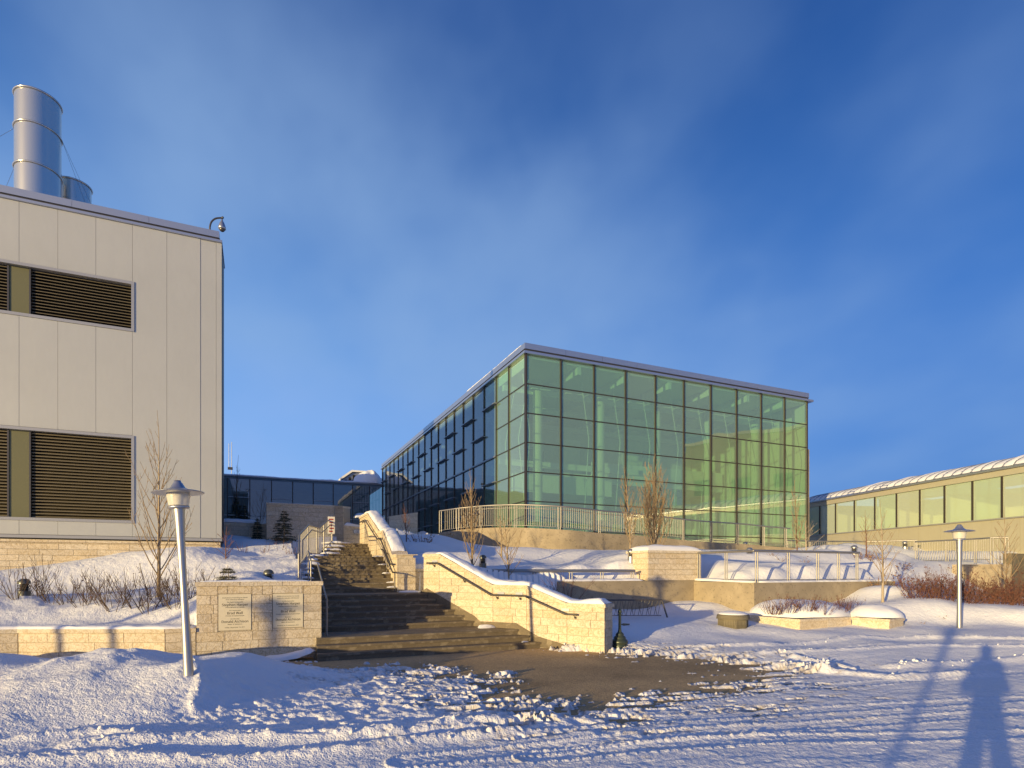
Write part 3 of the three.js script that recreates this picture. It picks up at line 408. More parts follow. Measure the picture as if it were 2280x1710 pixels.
// ---------------------------------------------------------------- glass building
const GX = 12.85, GZ = -27.1, GT = 13.30, ROW = 1.53, GB = 3.9;
{
  const b = thing('glass_building', 'green glazed corner building with dark mullions and a thin silver roof edge', 'building', [23, 0, -45]);
  const W = (n, g, m, l, u) => wpart(b, n, g, m, l, u);
  const r = rng(7), X1 = GX + 20.8, Z0 = -64.3, BAY = 2.08, floorY = GB - 0.05;
  const rowY = k => GT - ROW * k, rows = [0, 1, 2, 3, 4, 5, 6].map(rowY);
  // front: ten bays of six rows and a low strip
  for (let i = 0; i < 10; i++) {
    const x0 = GX + BAY * i + 0.025, x1 = GX + BAY * (i + 1) - 0.025;
    for (let k = 0; k < 7; k++) { const y1 = rowY(k) - 0.025, y0 = k < 6 ? rowY(k + 1) + 0.025 : GB - 0.3; if (k > 6) continue; const g = new THREE.PlaneGeometry(x1 - x0, y1 - y0).translate((x0 + x1) / 2, (y0 + y1) / 2, GZ); for (let v = 0; v < 4; v++) g.attributes.uv.setXY(v, g.attributes.position.getX(v), g.attributes.position.getY(v)); W('pane', g, M.glass[Math.floor(r() * 4)]); }
  }
  for (let i = 0; i <= 10; i++) W('mullion', box(GX + BAY * i - (i === 0 ? 0.03 : 0.04), GX + BAY * i + (i === 0 ? 0.06 : 0.04), GB - 0.3, GT, GZ - 0.12, GZ + 0.055), M.mullion);
  for (let k = 1; k < 7; k++) for (let i = 0; i < 10; i++) W('transom', box(GX + BAY * i + 0.042 + (i ? 0 : 0.02), GX + BAY * (i + 1) - 0.042, rowY(k) - 0.024, rowY(k) + 0.024, GZ - 0.08, GZ + 0.03), M.mullion);
  // left side: two bays like the front, then bays with staggered shelves
  const ts = [0, 2.15, 3.98, 5.95]; while (ts.length < 20) ts.push(ts[ts.length - 1] + 1.953);
  const H = GT - GB + 0.3;
  for (let i = 0; i < 19; i++) {
    const z1 = GZ - ts[i] - 0.03, z0 = GZ - ts[i + 1] + 0.03, cuts = i < 2 ? [1, 2, 3, 4, 5, 6] : i % 2 ? [2, 3, 5] : [1, 3, 4], ys = [GT - 0.025, ...cuts.map(rowY), GB - 0.3];
    for (let k = 0; k + 1 < ys.length; k++) { const y1 = ys[k] - 0.025, y0 = ys[k + 1] + 0.025, g = new THREE.PlaneGeometry(z1 - z0, y1 - y0).rotateY(-Math.PI / 2).translate(GX, (y0 + y1) / 2, (z0 + z1) / 2); for (let v = 0; v < 4; v++) g.attributes.uv.setXY(v, g.attributes.position.getZ(v), g.attributes.position.getY(v)); W('pane', g, i < 3 ? M.glass[Math.floor(r() * 4)] : M.glassDark[Math.floor(r() * 3)]); }
    W('mullion', box(GX - 0.06, GX + 0.12, GB - 0.3, GT, GZ - ts[i + 1] - 0.04, GZ - ts[i + 1] + 0.04), M.mullion);
    for (const k of cuts) { if (i < 2 || k === 3) W('transom', box(GX - (k === 3 && i >= 2 ? 0.10 : 0.03), GX + 0.08, rowY(k) - (k === 3 && i >= 2 ? 0.06 : 0.024), rowY(k) + 0.024, GZ - ts[i + 1] + 0.042, GZ - ts[i] - 0.042), i < 2 ? M.mullion : M.fin); else W('sun_shelf', box(GX - 0.22, GX + 0.06, rowY(k) - 0.025, rowY(k) + 0.025, GZ - ts[i + 1] + 0.042, GZ - ts[i] + 0.12), M.fin); }
  }
  // back and right walls, floors, ceiling, roof
  W('wall', merge([box(GX + 0.3, X1 + 0.05, GB - 0.3, GT, Z0 - 0.2, Z0), box(X1 + 0.02, X1 + 0.22, GB - 0.3, GT - 0.02, GZ - 16, GZ - 0.14), box(X1 - 6, X1, GB - 0.3, GT, GZ - 16.2, GZ - 16)]), M.wallIn);
  W('side_pier', box(X1 + 0.05, X1 + 0.26, GB - 0.3, rowY(2) - 0.1, GZ - 1.2, GZ - 0.02), M.conc);
  W('floor_slab', box(GX + 0.13, X1 - 0.1, floorY - 0.3, floorY, Z0, GZ - 0.14), M.floorIn);
  W('floor_slab', box(GX + 0.13, X1 - 0.1, rowY(3) - 0.55, rowY(3) + 0.02, Z0, GZ - 7.5), M.white);
  W('balcony', box(GX + 1.4, GX + 8.4, rowY(4) - 0.35, rowY(4) + 0.75, GZ - 7.4, GZ - 4.6), M.white);
  W('balcony', box(GX + 8.6, X1 - 0.3, rowY(3) - 0.2, rowY(3) + 0.9, GZ - 7.44, GZ - 7.3), M.white);
  W('ceiling', box(GX + 0.13, X1 - 0.1, GT - 0.12, GT - 0.02, Z0, GZ - 0.14), M.white);
  for (let k = 0; k < 7; k++) W('ceiling_beam', box(GX + 0.13 + k * 3.1, GX + 0.35 + k * 3.1, GT - 0.55, GT - 0.125, GZ - 20, GZ - 0.2), M.white);
  for (let k = 0; k < 3; k++) W('ceiling_beam', box(GX + 0.2, X1 - 0.2, GT - 0.9, GT - 0.56, GZ - 3.6 - k * 3.6, GZ - 3.35 - k * 3.6), M.white);
  for (let k = 0; k < 5; k++) W('column', new THREE.CylinderGeometry(0.28, 0.28, GT - GB - 0.1, 20).translate(GX + 2.3 + k * 4.3, (GT + GB) / 2, GZ - 3.2), M.wallIn);
  for (let k = 0; k < 4; k++) W('column', new THREE.CylinderGeometry(0.28, 0.28, GT - GB - 0.1, 16).translate(GX + 2.3, (GT + GB) / 2, GZ - 9.5 - k * 6), M.white);
  W('interior_wall', box(GX + 5, X1 - 0.2, floorY, GT - 0.1, GZ - 11.2, GZ - 11), M.wallIn);
  W('interior_wall', box(GX + 3.2, GX + 3.4, floorY, GT - 0.1, GZ - 34, GZ - 12), M.wallIn);
  W('interior_screen', box(GX + 4.6, GX + 6.6, rowY(3) + 0.5, rowY(3) + 2.1, GZ - 10.95, GZ - 10.85), M.blueIn);
  W('interior_screen', box(GX + 9, GX + 10.4, rowY(5) - 0.2, rowY(4) + 0.3, GZ - 7.3, GZ - 7.25), M.lime);
  W('interior_screen', box(GX + 15, GX + 16.2, rowY(4) - 0.3, rowY(3) - 0.6, GZ - 7.6, GZ - 7.5), M.lime);
  W('reception_desk', box(GX + 9, GX + 13, floorY, floorY + 1.1, GZ - 6, GZ - 5.2), M.wood);
  for (let k = 0; k < 6; k++) W('bench', box(GX + 0.6 + k * 1.5, GX + 1.6 + k * 1.5, floorY, floorY + 0.9 + 0.2 * (k % 2), GZ - 2.1, GZ - 1.6), k % 2 ? M.wood : M.lime);
  for (let i = 0; i < 10; i++) { const x = GX + BAY * (i + 1) - (i === 0 ? 1.75 : 0.18); W('strut', cyl(V(x - 0.05, GT - 0.7, GZ - 0.95), V(x + 0.06, rowY(2.6), GZ - 0.34), 0.024, 0.024, 6), M.white); W('strut', cyl(V(x + 0.06, rowY(2.6), GZ - 0.34), V(x + 0.02, GB, GZ - 0.9), 0.024, 0.024, 6), M.white); W('strut', cyl(V(x, rowY(1), GZ - 0.86), V(x + 0.0, rowY(1), GZ - 0.15), 0.02, 0.02, 6), M.white); }
  for (let i = 0; i < 3; i++) { const z = GZ - ts[i + 1] + 0.5; W('strut', cyl(V(GX + 0.95, GT - 0.7, z), V(GX + 0.34, rowY(2.6), z), 0.024, 0.024, 6), M.white); W('strut', cyl(V(GX + 0.34, rowY(2.6), z), V(GX + 0.9, GB, z), 0.024, 0.024, 6), M.white); }
  // fittings seen through the glass
  for (let k = 0; k < 9; k++) for (let j = 0; j < 2; j++) W('ceiling_light', box(GX + 1.4 + k * 2.2, GX + 2.6 + k * 2.2, GT - 0.99, GT - 0.93, GZ - 2.3 - j * 3.4, GZ - 2.1 - j * 3.4), M.white);
  for (let k = 0; k < 8; k++) W('ceiling_light', box(GX + 2 + k * 2.4, GX + 3.3 + k * 2.4, rowY(3) - 0.66, rowY(3) - 0.6, GZ - 8.6, GZ - 8.4), M.white);
  for (let k = 0; k < 7; k++) W('partition', box(GX + 2.2 + k * 2.6, GX + 3.6 + k * 2.6, rowY(3) + 0.025, rowY(3) + 1.4 + 0.7 * (k * 7 % 3), GZ - 9.4 - (k % 2), GZ - 9.3 - (k % 2)), [M.wallIn, M.blueIn, M.white, M.wood][k % 4]);
  for (let k = 0; k < 8; k++) W('cabinet', box(GX + 3 + k * 2.2, GX + 4.4 + k * 2.2, floorY, floorY + 0.9 + 0.5 * (k * 5 % 3), GZ - 7.2, GZ - 6.7), [M.blueIn, M.wood, M.wallIn][k % 3]);
  W('floor_edge', box(GX + 0.14, GX + 10.6, rowY(3) - 0.42, rowY(3) - 0.06, GZ - 4.4, GZ - 4.2), M.white);
  // roof edge in three steps
  W('cornice', merge([box(GX - 0.16, X1 + 0.42, GT + 0.003, GT + 0.13, GZ - 0.3, GZ + 0.18), box(GX - 0.16, GX + 0.3, GT + 0.003, GT + 0.13, Z0 - 0.3, GZ - 0.302)]), M.alu);
  W('cornice', merge([box(GX - 0.02, X1 + 0.1, GT + 0.13, GT + 0.26, GZ - 0.3, GZ + 0.04), box(GX - 0.02, GX + 0.3, GT + 0.13, GT + 0.26, Z0 - 0.3, GZ - 0.302)]), M.darkSteel);
  for (let k = 0; k < 9; k++) W('fascia_panel', box(GX + 0.02 + k * 2.32, GX + 0.02 + (k + 1) * 2.32 - 0.012, GT + 0.26, GT + 0.56, GZ - 0.5, GZ + 0.10), M.alu);
  for (let k = 0; k < 16; k++) W('fascia_panel', box(GX - 0.10, GX + 0.02, GT + 0.26, GT + 0.56, GZ - 0.5 - (k + 1) * 2.3 + 0.012, k ? GZ - 0.5 - k * 2.3 : GZ + 0.10), M.alu);
  W('roof', box(GX + 0.3, X1 + 0.1, GT + 0.13, GT + 0.45, Z0 - 0.2, GZ - 0.31), M.roofMetal);
  snowOn('roof_snow', snowRibbon([V(GX - 0.03, GT + 0.56, GZ - 9), V(GX - 0.02, GT + 0.56, GZ - 0.3)], 0.14, 0.07, 4), 'thin line of snow on the left roof edge of the glass building');
}
// ---------------------------------------------------------------- low glazed link at the back
{
  const LZ = -64.3, b = thing('glazed_link', 'low dark glazed wing in shade joining the two buildings at the back', 'building', [4, 0, -66]);
  const W = (n, g, m) => wpart(b, n, g, m), r = rng(12), T = 11.32, X = [-4.6, -2.62, -0.58, 1.46, 3.5, 5.54, 7.58, 9.62, 11.4, 12.85], cutsA = [9.45, 7.6], cutsB = [7.6];
  for (let i = 0; i + 1 < X.length; i++) {
    const ys = [T, ...(i % 2 ? cutsA : cutsB), 4.6];
    for (let k = 0; k + 1 < ys.length; k++) { const y1 = ys[k] - 0.03, y0 = ys[k + 1] + 0.03, g = new THREE.PlaneGeometry(X[i + 1] - X[i] - 0.08, y1 - y0).translate((X[i] + X[i + 1]) / 2, (y0 + y1) / 2, LZ); W('pane', g, M.glassDark[Math.floor(r() * 3)]); if (k) W('transom', box(X[i] + 0.045, X[i + 1] - 0.045, ys[k] - 0.035, ys[k] + 0.035, LZ - 0.05, LZ + 0.12), M.fin); }
    W('mullion', box(X[i] - 0.045, X[i] + 0.045, 4.6, T, LZ - 0.1, LZ + 0.07), M.mullion);
  }
  W('wall', merge([box(-4.7, 12.8, 4.6, T, LZ - 8.2, LZ - 8), box(-4.9, -4.7, 4.6, T, LZ - 8, LZ)]), M.blueIn); W('floor_slab', box(-4.7, 12.8, 4.3, 4.6, LZ - 8, LZ - 0.12), M.floorIn); W('ceiling', box(-4.7, 12.8, T, T + 0.2, LZ - 8, LZ - 0.02), M.blueIn);
  W('roof', box(-5, 12.83, T + 0.203, T + 0.32, LZ - 8.4, LZ + 0.14), M.fin);
  snowOn('roof_snow', snowRibbon([V(-4, T + 0.3, LZ - 0.6), V(4, T + 0.3, LZ - 0.6), V(8.5, T + 0.32, LZ - 0.6), V(12.4, T + 0.4, LZ - 0.6)], 1.4, 0.16, 9), 'thin snow lying along the roof of the low glazed link');
  const dp = []; { const g = new THREE.SphereGeometry(1, 48, 24, 0, Math.PI * 2, 0, Math.PI / 2), p = g.attributes.position; for (let i = 0; i < p.count; i++) { const x = p.getX(i), y = p.getY(i), z = p.getZ(i), n = 0.75 + 0.6 * fbm(x * 2 + 4, z * 2 + y, 3); p.setXYZ(i, x * 1.6 * n + y * 0.5, y * 1.45 * n, z * 1.4); } g.computeVertexNormals(); g.translate(11.5, T + 0.3, LZ - 1.8); dp.push(g); }
  snowOn('snow_drift', dp[0], 'rounded snow drift heaped on the link roof against the glass building');
  const s = thing('roof_dormer', 'small gabled clerestory with white trim poking above the link roof', 'dormer', [9.9, T + 0.3, LZ - 3.2]);
  part(s, 'wall', prism([[-0.9, 0], [1.6, 0], [1.6, 1.6], [0.2, 1.6], [-0.9, 0.75]], -2.5, 0), M.fin);
  part(s, 'roof', prism([[-1.1, 0.72], [0.15, 1.68], [2.0, 1.68], [2.0, 1.88], [0.05, 1.88], [-1.2, 0.9]], -2.6, 0.25), M.white);
  for (let k = 0; k < 3; k++) part(s, 'window', box(-0.7 + k * 0.45, -0.42 + k * 0.45, 0.25, 0.75 + 0.3 * k, 0.0, 0.03), M.black);
  const pp = at(507, 1055, 57), m = thing('roof_mast', 'thin pale mast standing at the corner beyond the panelled building', 'mast', [pp.x, T + 0.3, pp.z - 10]);
  part(m, 'pole', cyl(V(0, 0, 0), V(0, 5.2, 0), 0.04, 0.03, 8), M.fin); part(m, 'pole', cyl(V(-0.28, 2.2, 0), V(-0.28, 5.0, 0), 0.03, 0.03, 8), M.fin); part(m, 'bracket', box(-0.4, 0.12, 2.0, 2.3, -0.1, 0.1), M.darkSteel);
}

// ---------------------------------------------------------------- barrel-roofed building on the right
{
  const o = [38.72, -28.73], dx = -0.262, dz = 0.965, b = thing('barrel_roof_building', 'long low building with a ribbed barrel roof and a band of windows', 'building', [o[0], 0, o[1]]);
  const F = new THREE.Matrix4().makeBasis(V(dx, 0, dz), V(0, 1, 0), V(dz, 0, -dx)); // local z away from the forecourt
  const L = (g) => { g = g.index ? g.toNonIndexed() : g; g.applyMatrix4(F); for (const a of Object.values(g.attributes)) for (let i = 0; i + 2 < a.count; i += 3) for (let k = 0; k < a.itemSize; k++) { const q = a.array, p = (i + 1) * a.itemSize + k, w = (i + 2) * a.itemSize + k, t = q[p]; q[p] = q[w]; q[w] = t; } return g; }, put = (n, g, m, u) => part(u || b, n, L(g), m);
  const TS = [-3.4, -1.75, -0.04, 1.81, 3.65, 5.43, 7.17, 8.84, 10.55, 12.18, 13.8, 15.4, 17.0, 18.6, 20.2, 21.9], y0 = 4.76, y1 = 6.92, y2 = 7.24;
  for (let i = 0; i + 1 < TS.length; i++) { const g = new THREE.PlaneGeometry(TS[i + 1] - TS[i] - 0.1, y1 - y0).translate((TS[i] + TS[i + 1]) / 2, (y0 + y1) / 2, 0); for (let v = 0; v < 4; v++) g.attributes.uv.setXY(v, g.attributes.position.getX(v), g.attributes.position.getY(v)); put('pane', g, M.glassPale[(i * 3) % 4]); put('mullion', box(TS[i] - 0.05, TS[i] + 0.05, y0, y1, -0.05, 0.12), M.mullion); }
  put('sill', box(-3.4, 22, y0 - 0.07, y0, -0.12, 0.2), M.trim);
  for (let k = 0; k < 17; k++) put('wall_panel', box(-3.4 + k * 1.5, -3.4 + (k + 1) * 1.5 - 0.012, 2.2, y0 - 0.075, -0.02, 0.06), M.clad);
  put('wall', merge([box(-3.4, 22, 1.5, y0 - 0.08, 0.065, 0.3), box(-3.4, 22, 1.5, 7.2, 7.0, 7.2), box(-3.6, -3.41, 1.5, 7.2, 0.0, 7.0), box(22.003, 22.2, 1.5, 7.2, 0, 7.0)]), M.wallIn);
  for (let k = 0; k < 9; k++) put('fascia_panel', box(-3.4 + k * 2.82, -3.4 + (k + 1) * 2.82 - 0.012, y1 + 0.003, y2, -0.14, 0.3), M.clad);
  put('gutter', box(-3.5, 22.1, y2 + 0.003, y2 + 0.10, -0.34, 0.3), M.alu);
  put('floor_slab', box(-3.4, 22, 4.0, 4.2, 0.31, 7.0), M.floorIn);
  for (let k = 0; k < 4; k++) put('interior_wall', box(1 + k * 5.5, 1.15 + k * 5.5, 4.2, 7.2, 2.6, 7.0), M.wallIn);
  // barrel roof with standing seams
  const prof = []; for (let k = 0; k <= 14; k++) { const a = Math.PI * (0.03 + 0.94 * k / 14); prof.push([3.5 - Math.cos(a) * 3.72, y2 + 0.06 + Math.sin(a) * 0.88]); }
  { const pos = [], idx = [], nx = 2; for (let i = 0; i < nx; i++) for (const p of prof) pos.push(i ? 22.1 : -3.5, p[1], p[0]); for (let k = 0; k < 14; k++) idx.push(k, k + 1, k + 15, k + 1, k + 16, k + 15); const g = new THREE.BufferGeometry(); g.setAttribute('position', new THREE.Float32BufferAttribute(pos, 3)); g.setAttribute('uv', new THREE.Float32BufferAttribute(new Float32Array(pos.length / 3 * 2), 2)); g.setIndex(idx); g.computeVertexNormals(); M.roofMetal.side = THREE.DoubleSide; put('roof', g, M.roofMetal); }
  for (let i = 0; i < 44; i++) put('roof_seam', smoothPipe(prof.slice(0, 9).map(p => V(-3.3 + i * 0.58, p[1] + 0.02, p[0])), 0.025, 12, 5), M.roofMetal);
  // snow caught between the seams
  const gs = []; const r = rng(77); for (let i = 0; i < 43; i++) { const x0 = -3.3 + i * 0.58 + 0.03, x1 = x0 + 0.50, pos = [], idx = [], n = 12, m = 5, h = 0.02 + 0.07 * r() * sstep(2, 9, i), cut = 1 - 0.45 * r(); for (let k = 0; k <= n; k++) for (let j = 0; j <= m; j++) { const f = k / n * cut * 8, a = Math.floor(Math.min(f, 12)), t = f - a, py = lerp(prof[a][1], prof[a + 1][1], t), pz = lerp(prof[a][0], prof[a + 1][0], t), s = Math.sin(Math.PI * k / n) ** 0.4, w = fbm(i * 3 + k * 0.4, j * 0.6, 3); pos.push(lerp(x0, x1, j / m), py + (h * s * Math.sin(Math.PI * clamp(j / m * 0.9 + 0.05, 0, 1)) ** 0.5 * (0.4 + 1.2 * w)) - 0.004, pz); } for (let k = 0; k < n; k++) for (let j = 0; j < m; j++) { const a = k * (m + 1) + j; idx.push(a, a + 1, a + m + 1, a + 1, a + m + 2, a + m + 1); } const g = new THREE.BufferGeometry(); g.setAttribute('position', new THREE.Float32BufferAttribute(pos, 3)); g.setAttribute('uv', new THREE.Float32BufferAttribute(pos.flatMap((v, q) => q % 3 === 1 ? [] : [v]), 2)); g.setIndex(idx); g.computeVertexNormals(); gs.push(L(g)); }
  const sn = snowOn('roof_snow', merge(gs), 'frozen snow lying between the seams of the barrel roof'); sn.position.set(o[0], 0, o[1]);
}

// ---------------------------------------------------------------- stairs
{
  const b = thing('staircase', 'broad brown concrete stairs climbing in flights between stone walls', 'stairs', [3, 0, -17]);
  const g = (pts, y0, y1, name = 'step', u = 0) => { const q = slab(pts, y0, y1); const uv = q.attributes.uv; for (let i = 0; i < uv.count; i++) uv.setXY(i, uv.getX(i) + u, uv.getY(i) + u * 0.7); wpart(b, name, q, M.step); };
  const nose = 0.028, tread = (z0, z1, k, xl, xr, name) => { // one step: slab with a slightly proud nosing
    g([[xl(z0), z0 + 0.006], [xr(z0), z0 + 0.006], [xr(z1), z1], [xl(z1), z1]], RISE * k - 0.055, RISE * k, name, k * 0.73);
    g([[xl(z0), z0 - nose], [xr(z0) - 0.002, z0 - nose], [xr(z1) - 0.002, z1], [xl(z1), z1]], RISE * (k - 1) - (k > 1 ? 0.12 : 0.3), RISE * k - 0.056, 'riser', k * 0.41);
  };
  const xrA = z => Math.max(cheekX(z) - 0.006, 4.7), left = v => () => v;
  const zs = [-13.37, -13.67, -13.97, -15.25, -15.55, -15.85, -16.15, -16.45, -16.75];
  for (let k = 0; k < 9; k++) { const z1 = k < 8 ? zs[k + 1] - 0.05 : -18.25; tread(zs[k], z1, k + 1, left(k < 3 ? 1.24 + 0.02 * k : 1.44), k < 8 ? xrA : z => z > -16.8 ? xrA(z) : 5.3, k === 2 ? 'lower_landing' : k === 8 ? 'middle_landing' : 'step'); }
  for (let k = 0; k < 8; k++) { const z0 = -18.2 - 0.3 * k, z1 = k < 7 ? z0 - 0.35 : -22.55; tread(z0, z1, k + 10, z => stairLeft(z), left(4.095), k === 7 ? 'upper_landing' : 'step'); }
  for (let k = 0; k < 4; k++) { const z0 = -22.5 - 0.3 * k, z1 = k < 3 ? z0 - 0.35 : -27.7; tread(z0, z1, k + 18, z => stairLeft(z), left(4.095), k === 3 ? 'top_landing' : 'step'); }
  // sloping concrete skirting along the cheek wall
  const mx = wallMatrix(C1, C0), ss = []; for (let k = 0; k <= 8; k++) { const z = zs[k], s = (z - C0[1]) / CE[1]; ss.push([CL - s, RISE * (k + 1)]); }
  const f = [[CL - 0.6, 0.02], [CL - 0.75, 0.06], [ss[0][0] - 0.1, RISE + 0.14], [ss[2][0] - 0.1, ss[2][1] + 0.16], [ss[3][0] + 0.2, ss[3][1] - 0.0], [ss[3][0], ss[3][1] + 0.14], [ss[8][0] - 0.05, ss[8][1] + 0.16], [ss[8][0] - 0.3, ss[8][1] + 0.06], [ss[8][0] - 0.3, 0.0], [CL - 0.6, 0]];
  const q = prism(f, -0.02, 0.004); q.applyMatrix4(mx); wpart(b, 'skirting', uvBox(q), M.step);
}
{ // snow left on the ends of the steps
  const r = rng(311), gs = []; const lump = (x, y, z, w, h, d) => { const g = new THREE.SphereGeometry(1, 12, 6, 0, 6.2832, 0, Math.PI / 2), q = g.attributes.position; for (let i = 0; i < q.count; i++) { const n = 0.7 + 0.6 * vn(q.getX(i) * 2 + x * 9, q.getZ(i) * 2 + z * 9); q.setXYZ(i, x + q.getX(i) * w * n, y + q.getY(i) * h * n, z + q.getZ(i) * d * n); } g.computeVertexNormals(); gs.push(g); };
  for (let k = 0; k < 8; k++) { const z = -18.2 - 0.3 * k; lump(stairLeft(z) + 0.06, RISE * (k + 10), z - 0.15, 0.14 + 0.2 * r(), 0.06 + 0.05 * r(), 0.13); if (r() < 0.5) lump(4.0, RISE * (k + 10), z - 0.16, 0.12 + 0.1 * r(), 0.04, 0.1); }
  for (let k = 0; k < 4; k++) { const z = -22.5 - 0.3 * k; lump(stairLeft(z) + 0.1, RISE * (k + 18), z - 0.15, 0.25 + 0.2 * r(), 0.08, 0.14); }
  for (const [x, k, z, w, h] of [[5.75, 3, -14.7, 0.28, 0.07], [5.0, 9, -17.3, 0.3, 0.09], [6.4, 1, -13.55, 0.1, 0.03], [4.5, 9, -18.0, 0.35, 0.06], [2.9, 21, -23.9, 0.5, 0.09]]) lump(x, RISE * k, z, w, h, w * 0.6);
  snowOn('step_snow', merge(gs), 'small patches of snow left on the ends of the steps');
}
// ---------------------------------------------------------------- cheek wall right of the stairs
{
  const b = thing('cheek_wall', 'long stepped stone wall with snow on its coping right of the stairs', 'wall', [6, 0, -14.5]);
  const mx = wallMatrix(C1, C0), prof = cheekTop.map(([s, y]) => [CL - s, y]).reverse(), TH = 0.46;
  const pieces = []; for (let i = 0; i + 1 < prof.length; i++) pieces.push([[prof[i][0], -0.3], [prof[i + 1][0], -0.3], [prof[i + 1][0], prof[i + 1][1]], [prof[i][0], prof[i][1]]]);
  const core = prism([[0.004, -0.4], [CL - 0.004, -0.4], ...prof.slice().reverse().map(([u, y]) => [clamp(u, 0.004, CL - 0.004), y - 0.004])], -TH + 0.02, -0.02); core.applyMatrix4(mx); wpart(b, 'core', core, M.mortar);
  stoneFace(b, mx, pieces, { y0: -0.22, seed: 21, len: [0.65, 1.05] });
  const end = wallMatrix(C0, [C0[0] - CE[1] * TH, C0[1] + CE[0] * TH]), top = wallMatrix([C1[0] - CE[1] * TH, C1[1] + CE[0] * TH], C1);
  stoneFace(b, end, [[[0.05, -0.3], [TH, -0.3], [TH, 1.10], [0.05, 1.10]]], { y0: -0.22, seed: 5, len: [0.3, 0.5] });
  coping(b, mx, prof, -TH - 0.03, 0.035, 0.085, 8);
  const cap = [[CL + 0.035, 1.10], [CL + 0.0, 1.10]]; coping(b, mx, [[CL - 0.01, 1.1], [CL + 0.035, 1.1]].slice(0, 2), -TH - 0.03, 0.035, 0.085, 9);
  // small step lights set in the stone
  for (const u of [0.35, 2.75, 3.35, 4.75]) { const y = interp(prof, u) - 0.14, q = prism([[u, y - 0.035], [u + 0.22, y - 0.035], [u + 0.22, y + 0.035], [u, y + 0.035]], 0.004, 0.016); q.applyMatrix4(mx); wpart(b, 'step_light', q, M.alu); }
  const loc = (u, y, w) => V(u, y, w).applyMatrix4(mx);
  // handrail on brackets
  const rl = thing('handrail', 'bent round steel handrail fixed along the cheek wall', 'handrail', [6, 1, -14.5]), ry = u => interp(prof, u) - 0.19, pts = [0.22, 0.62, CL - 3.36, CL - 2.26, CL - 1.04, CL - 0.70].map(u => loc(u, ry(u), 0.10));
  wpart(rl, 'rail', pipe(pts, 0.026, 12), M.darkSteel);
  for (const u of [0.45, 1.6, 2.75, 3.5, 5.15]) wpart(rl, 'bracket', merge([cyl(loc(u, ry(u), 0.10), loc(u, ry(u) - 0.07, 0.07), 0.011, 0.011, 6), cyl(loc(u, ry(u) - 0.07, 0.07), loc(u, ry(u) - 0.09, 0.01), 0.012, 0.012, 6), cyl(loc(u, ry(u) - 0.09, 0.018), loc(u, ry(u) - 0.09, 0.004), 0.035, 0.035, 10)]), M.darkSteel);
  // snow on the coping
  const sp = cheekTop.map(([s, y]) => loc(CL - s, y + 0.085, -TH / 2 - 0.02)); sp[0] = loc(CL + 0.0, 1.185, -TH / 2); sp[sp.length - 1] = loc(0.35, 2.47, -TH / 2);
  snowOn('wall_snow', snowRibbon(sp.slice(0, 6), 0.45, 0.115, 2), 'thick pillow of snow lying along the stepped cheek wall');
}
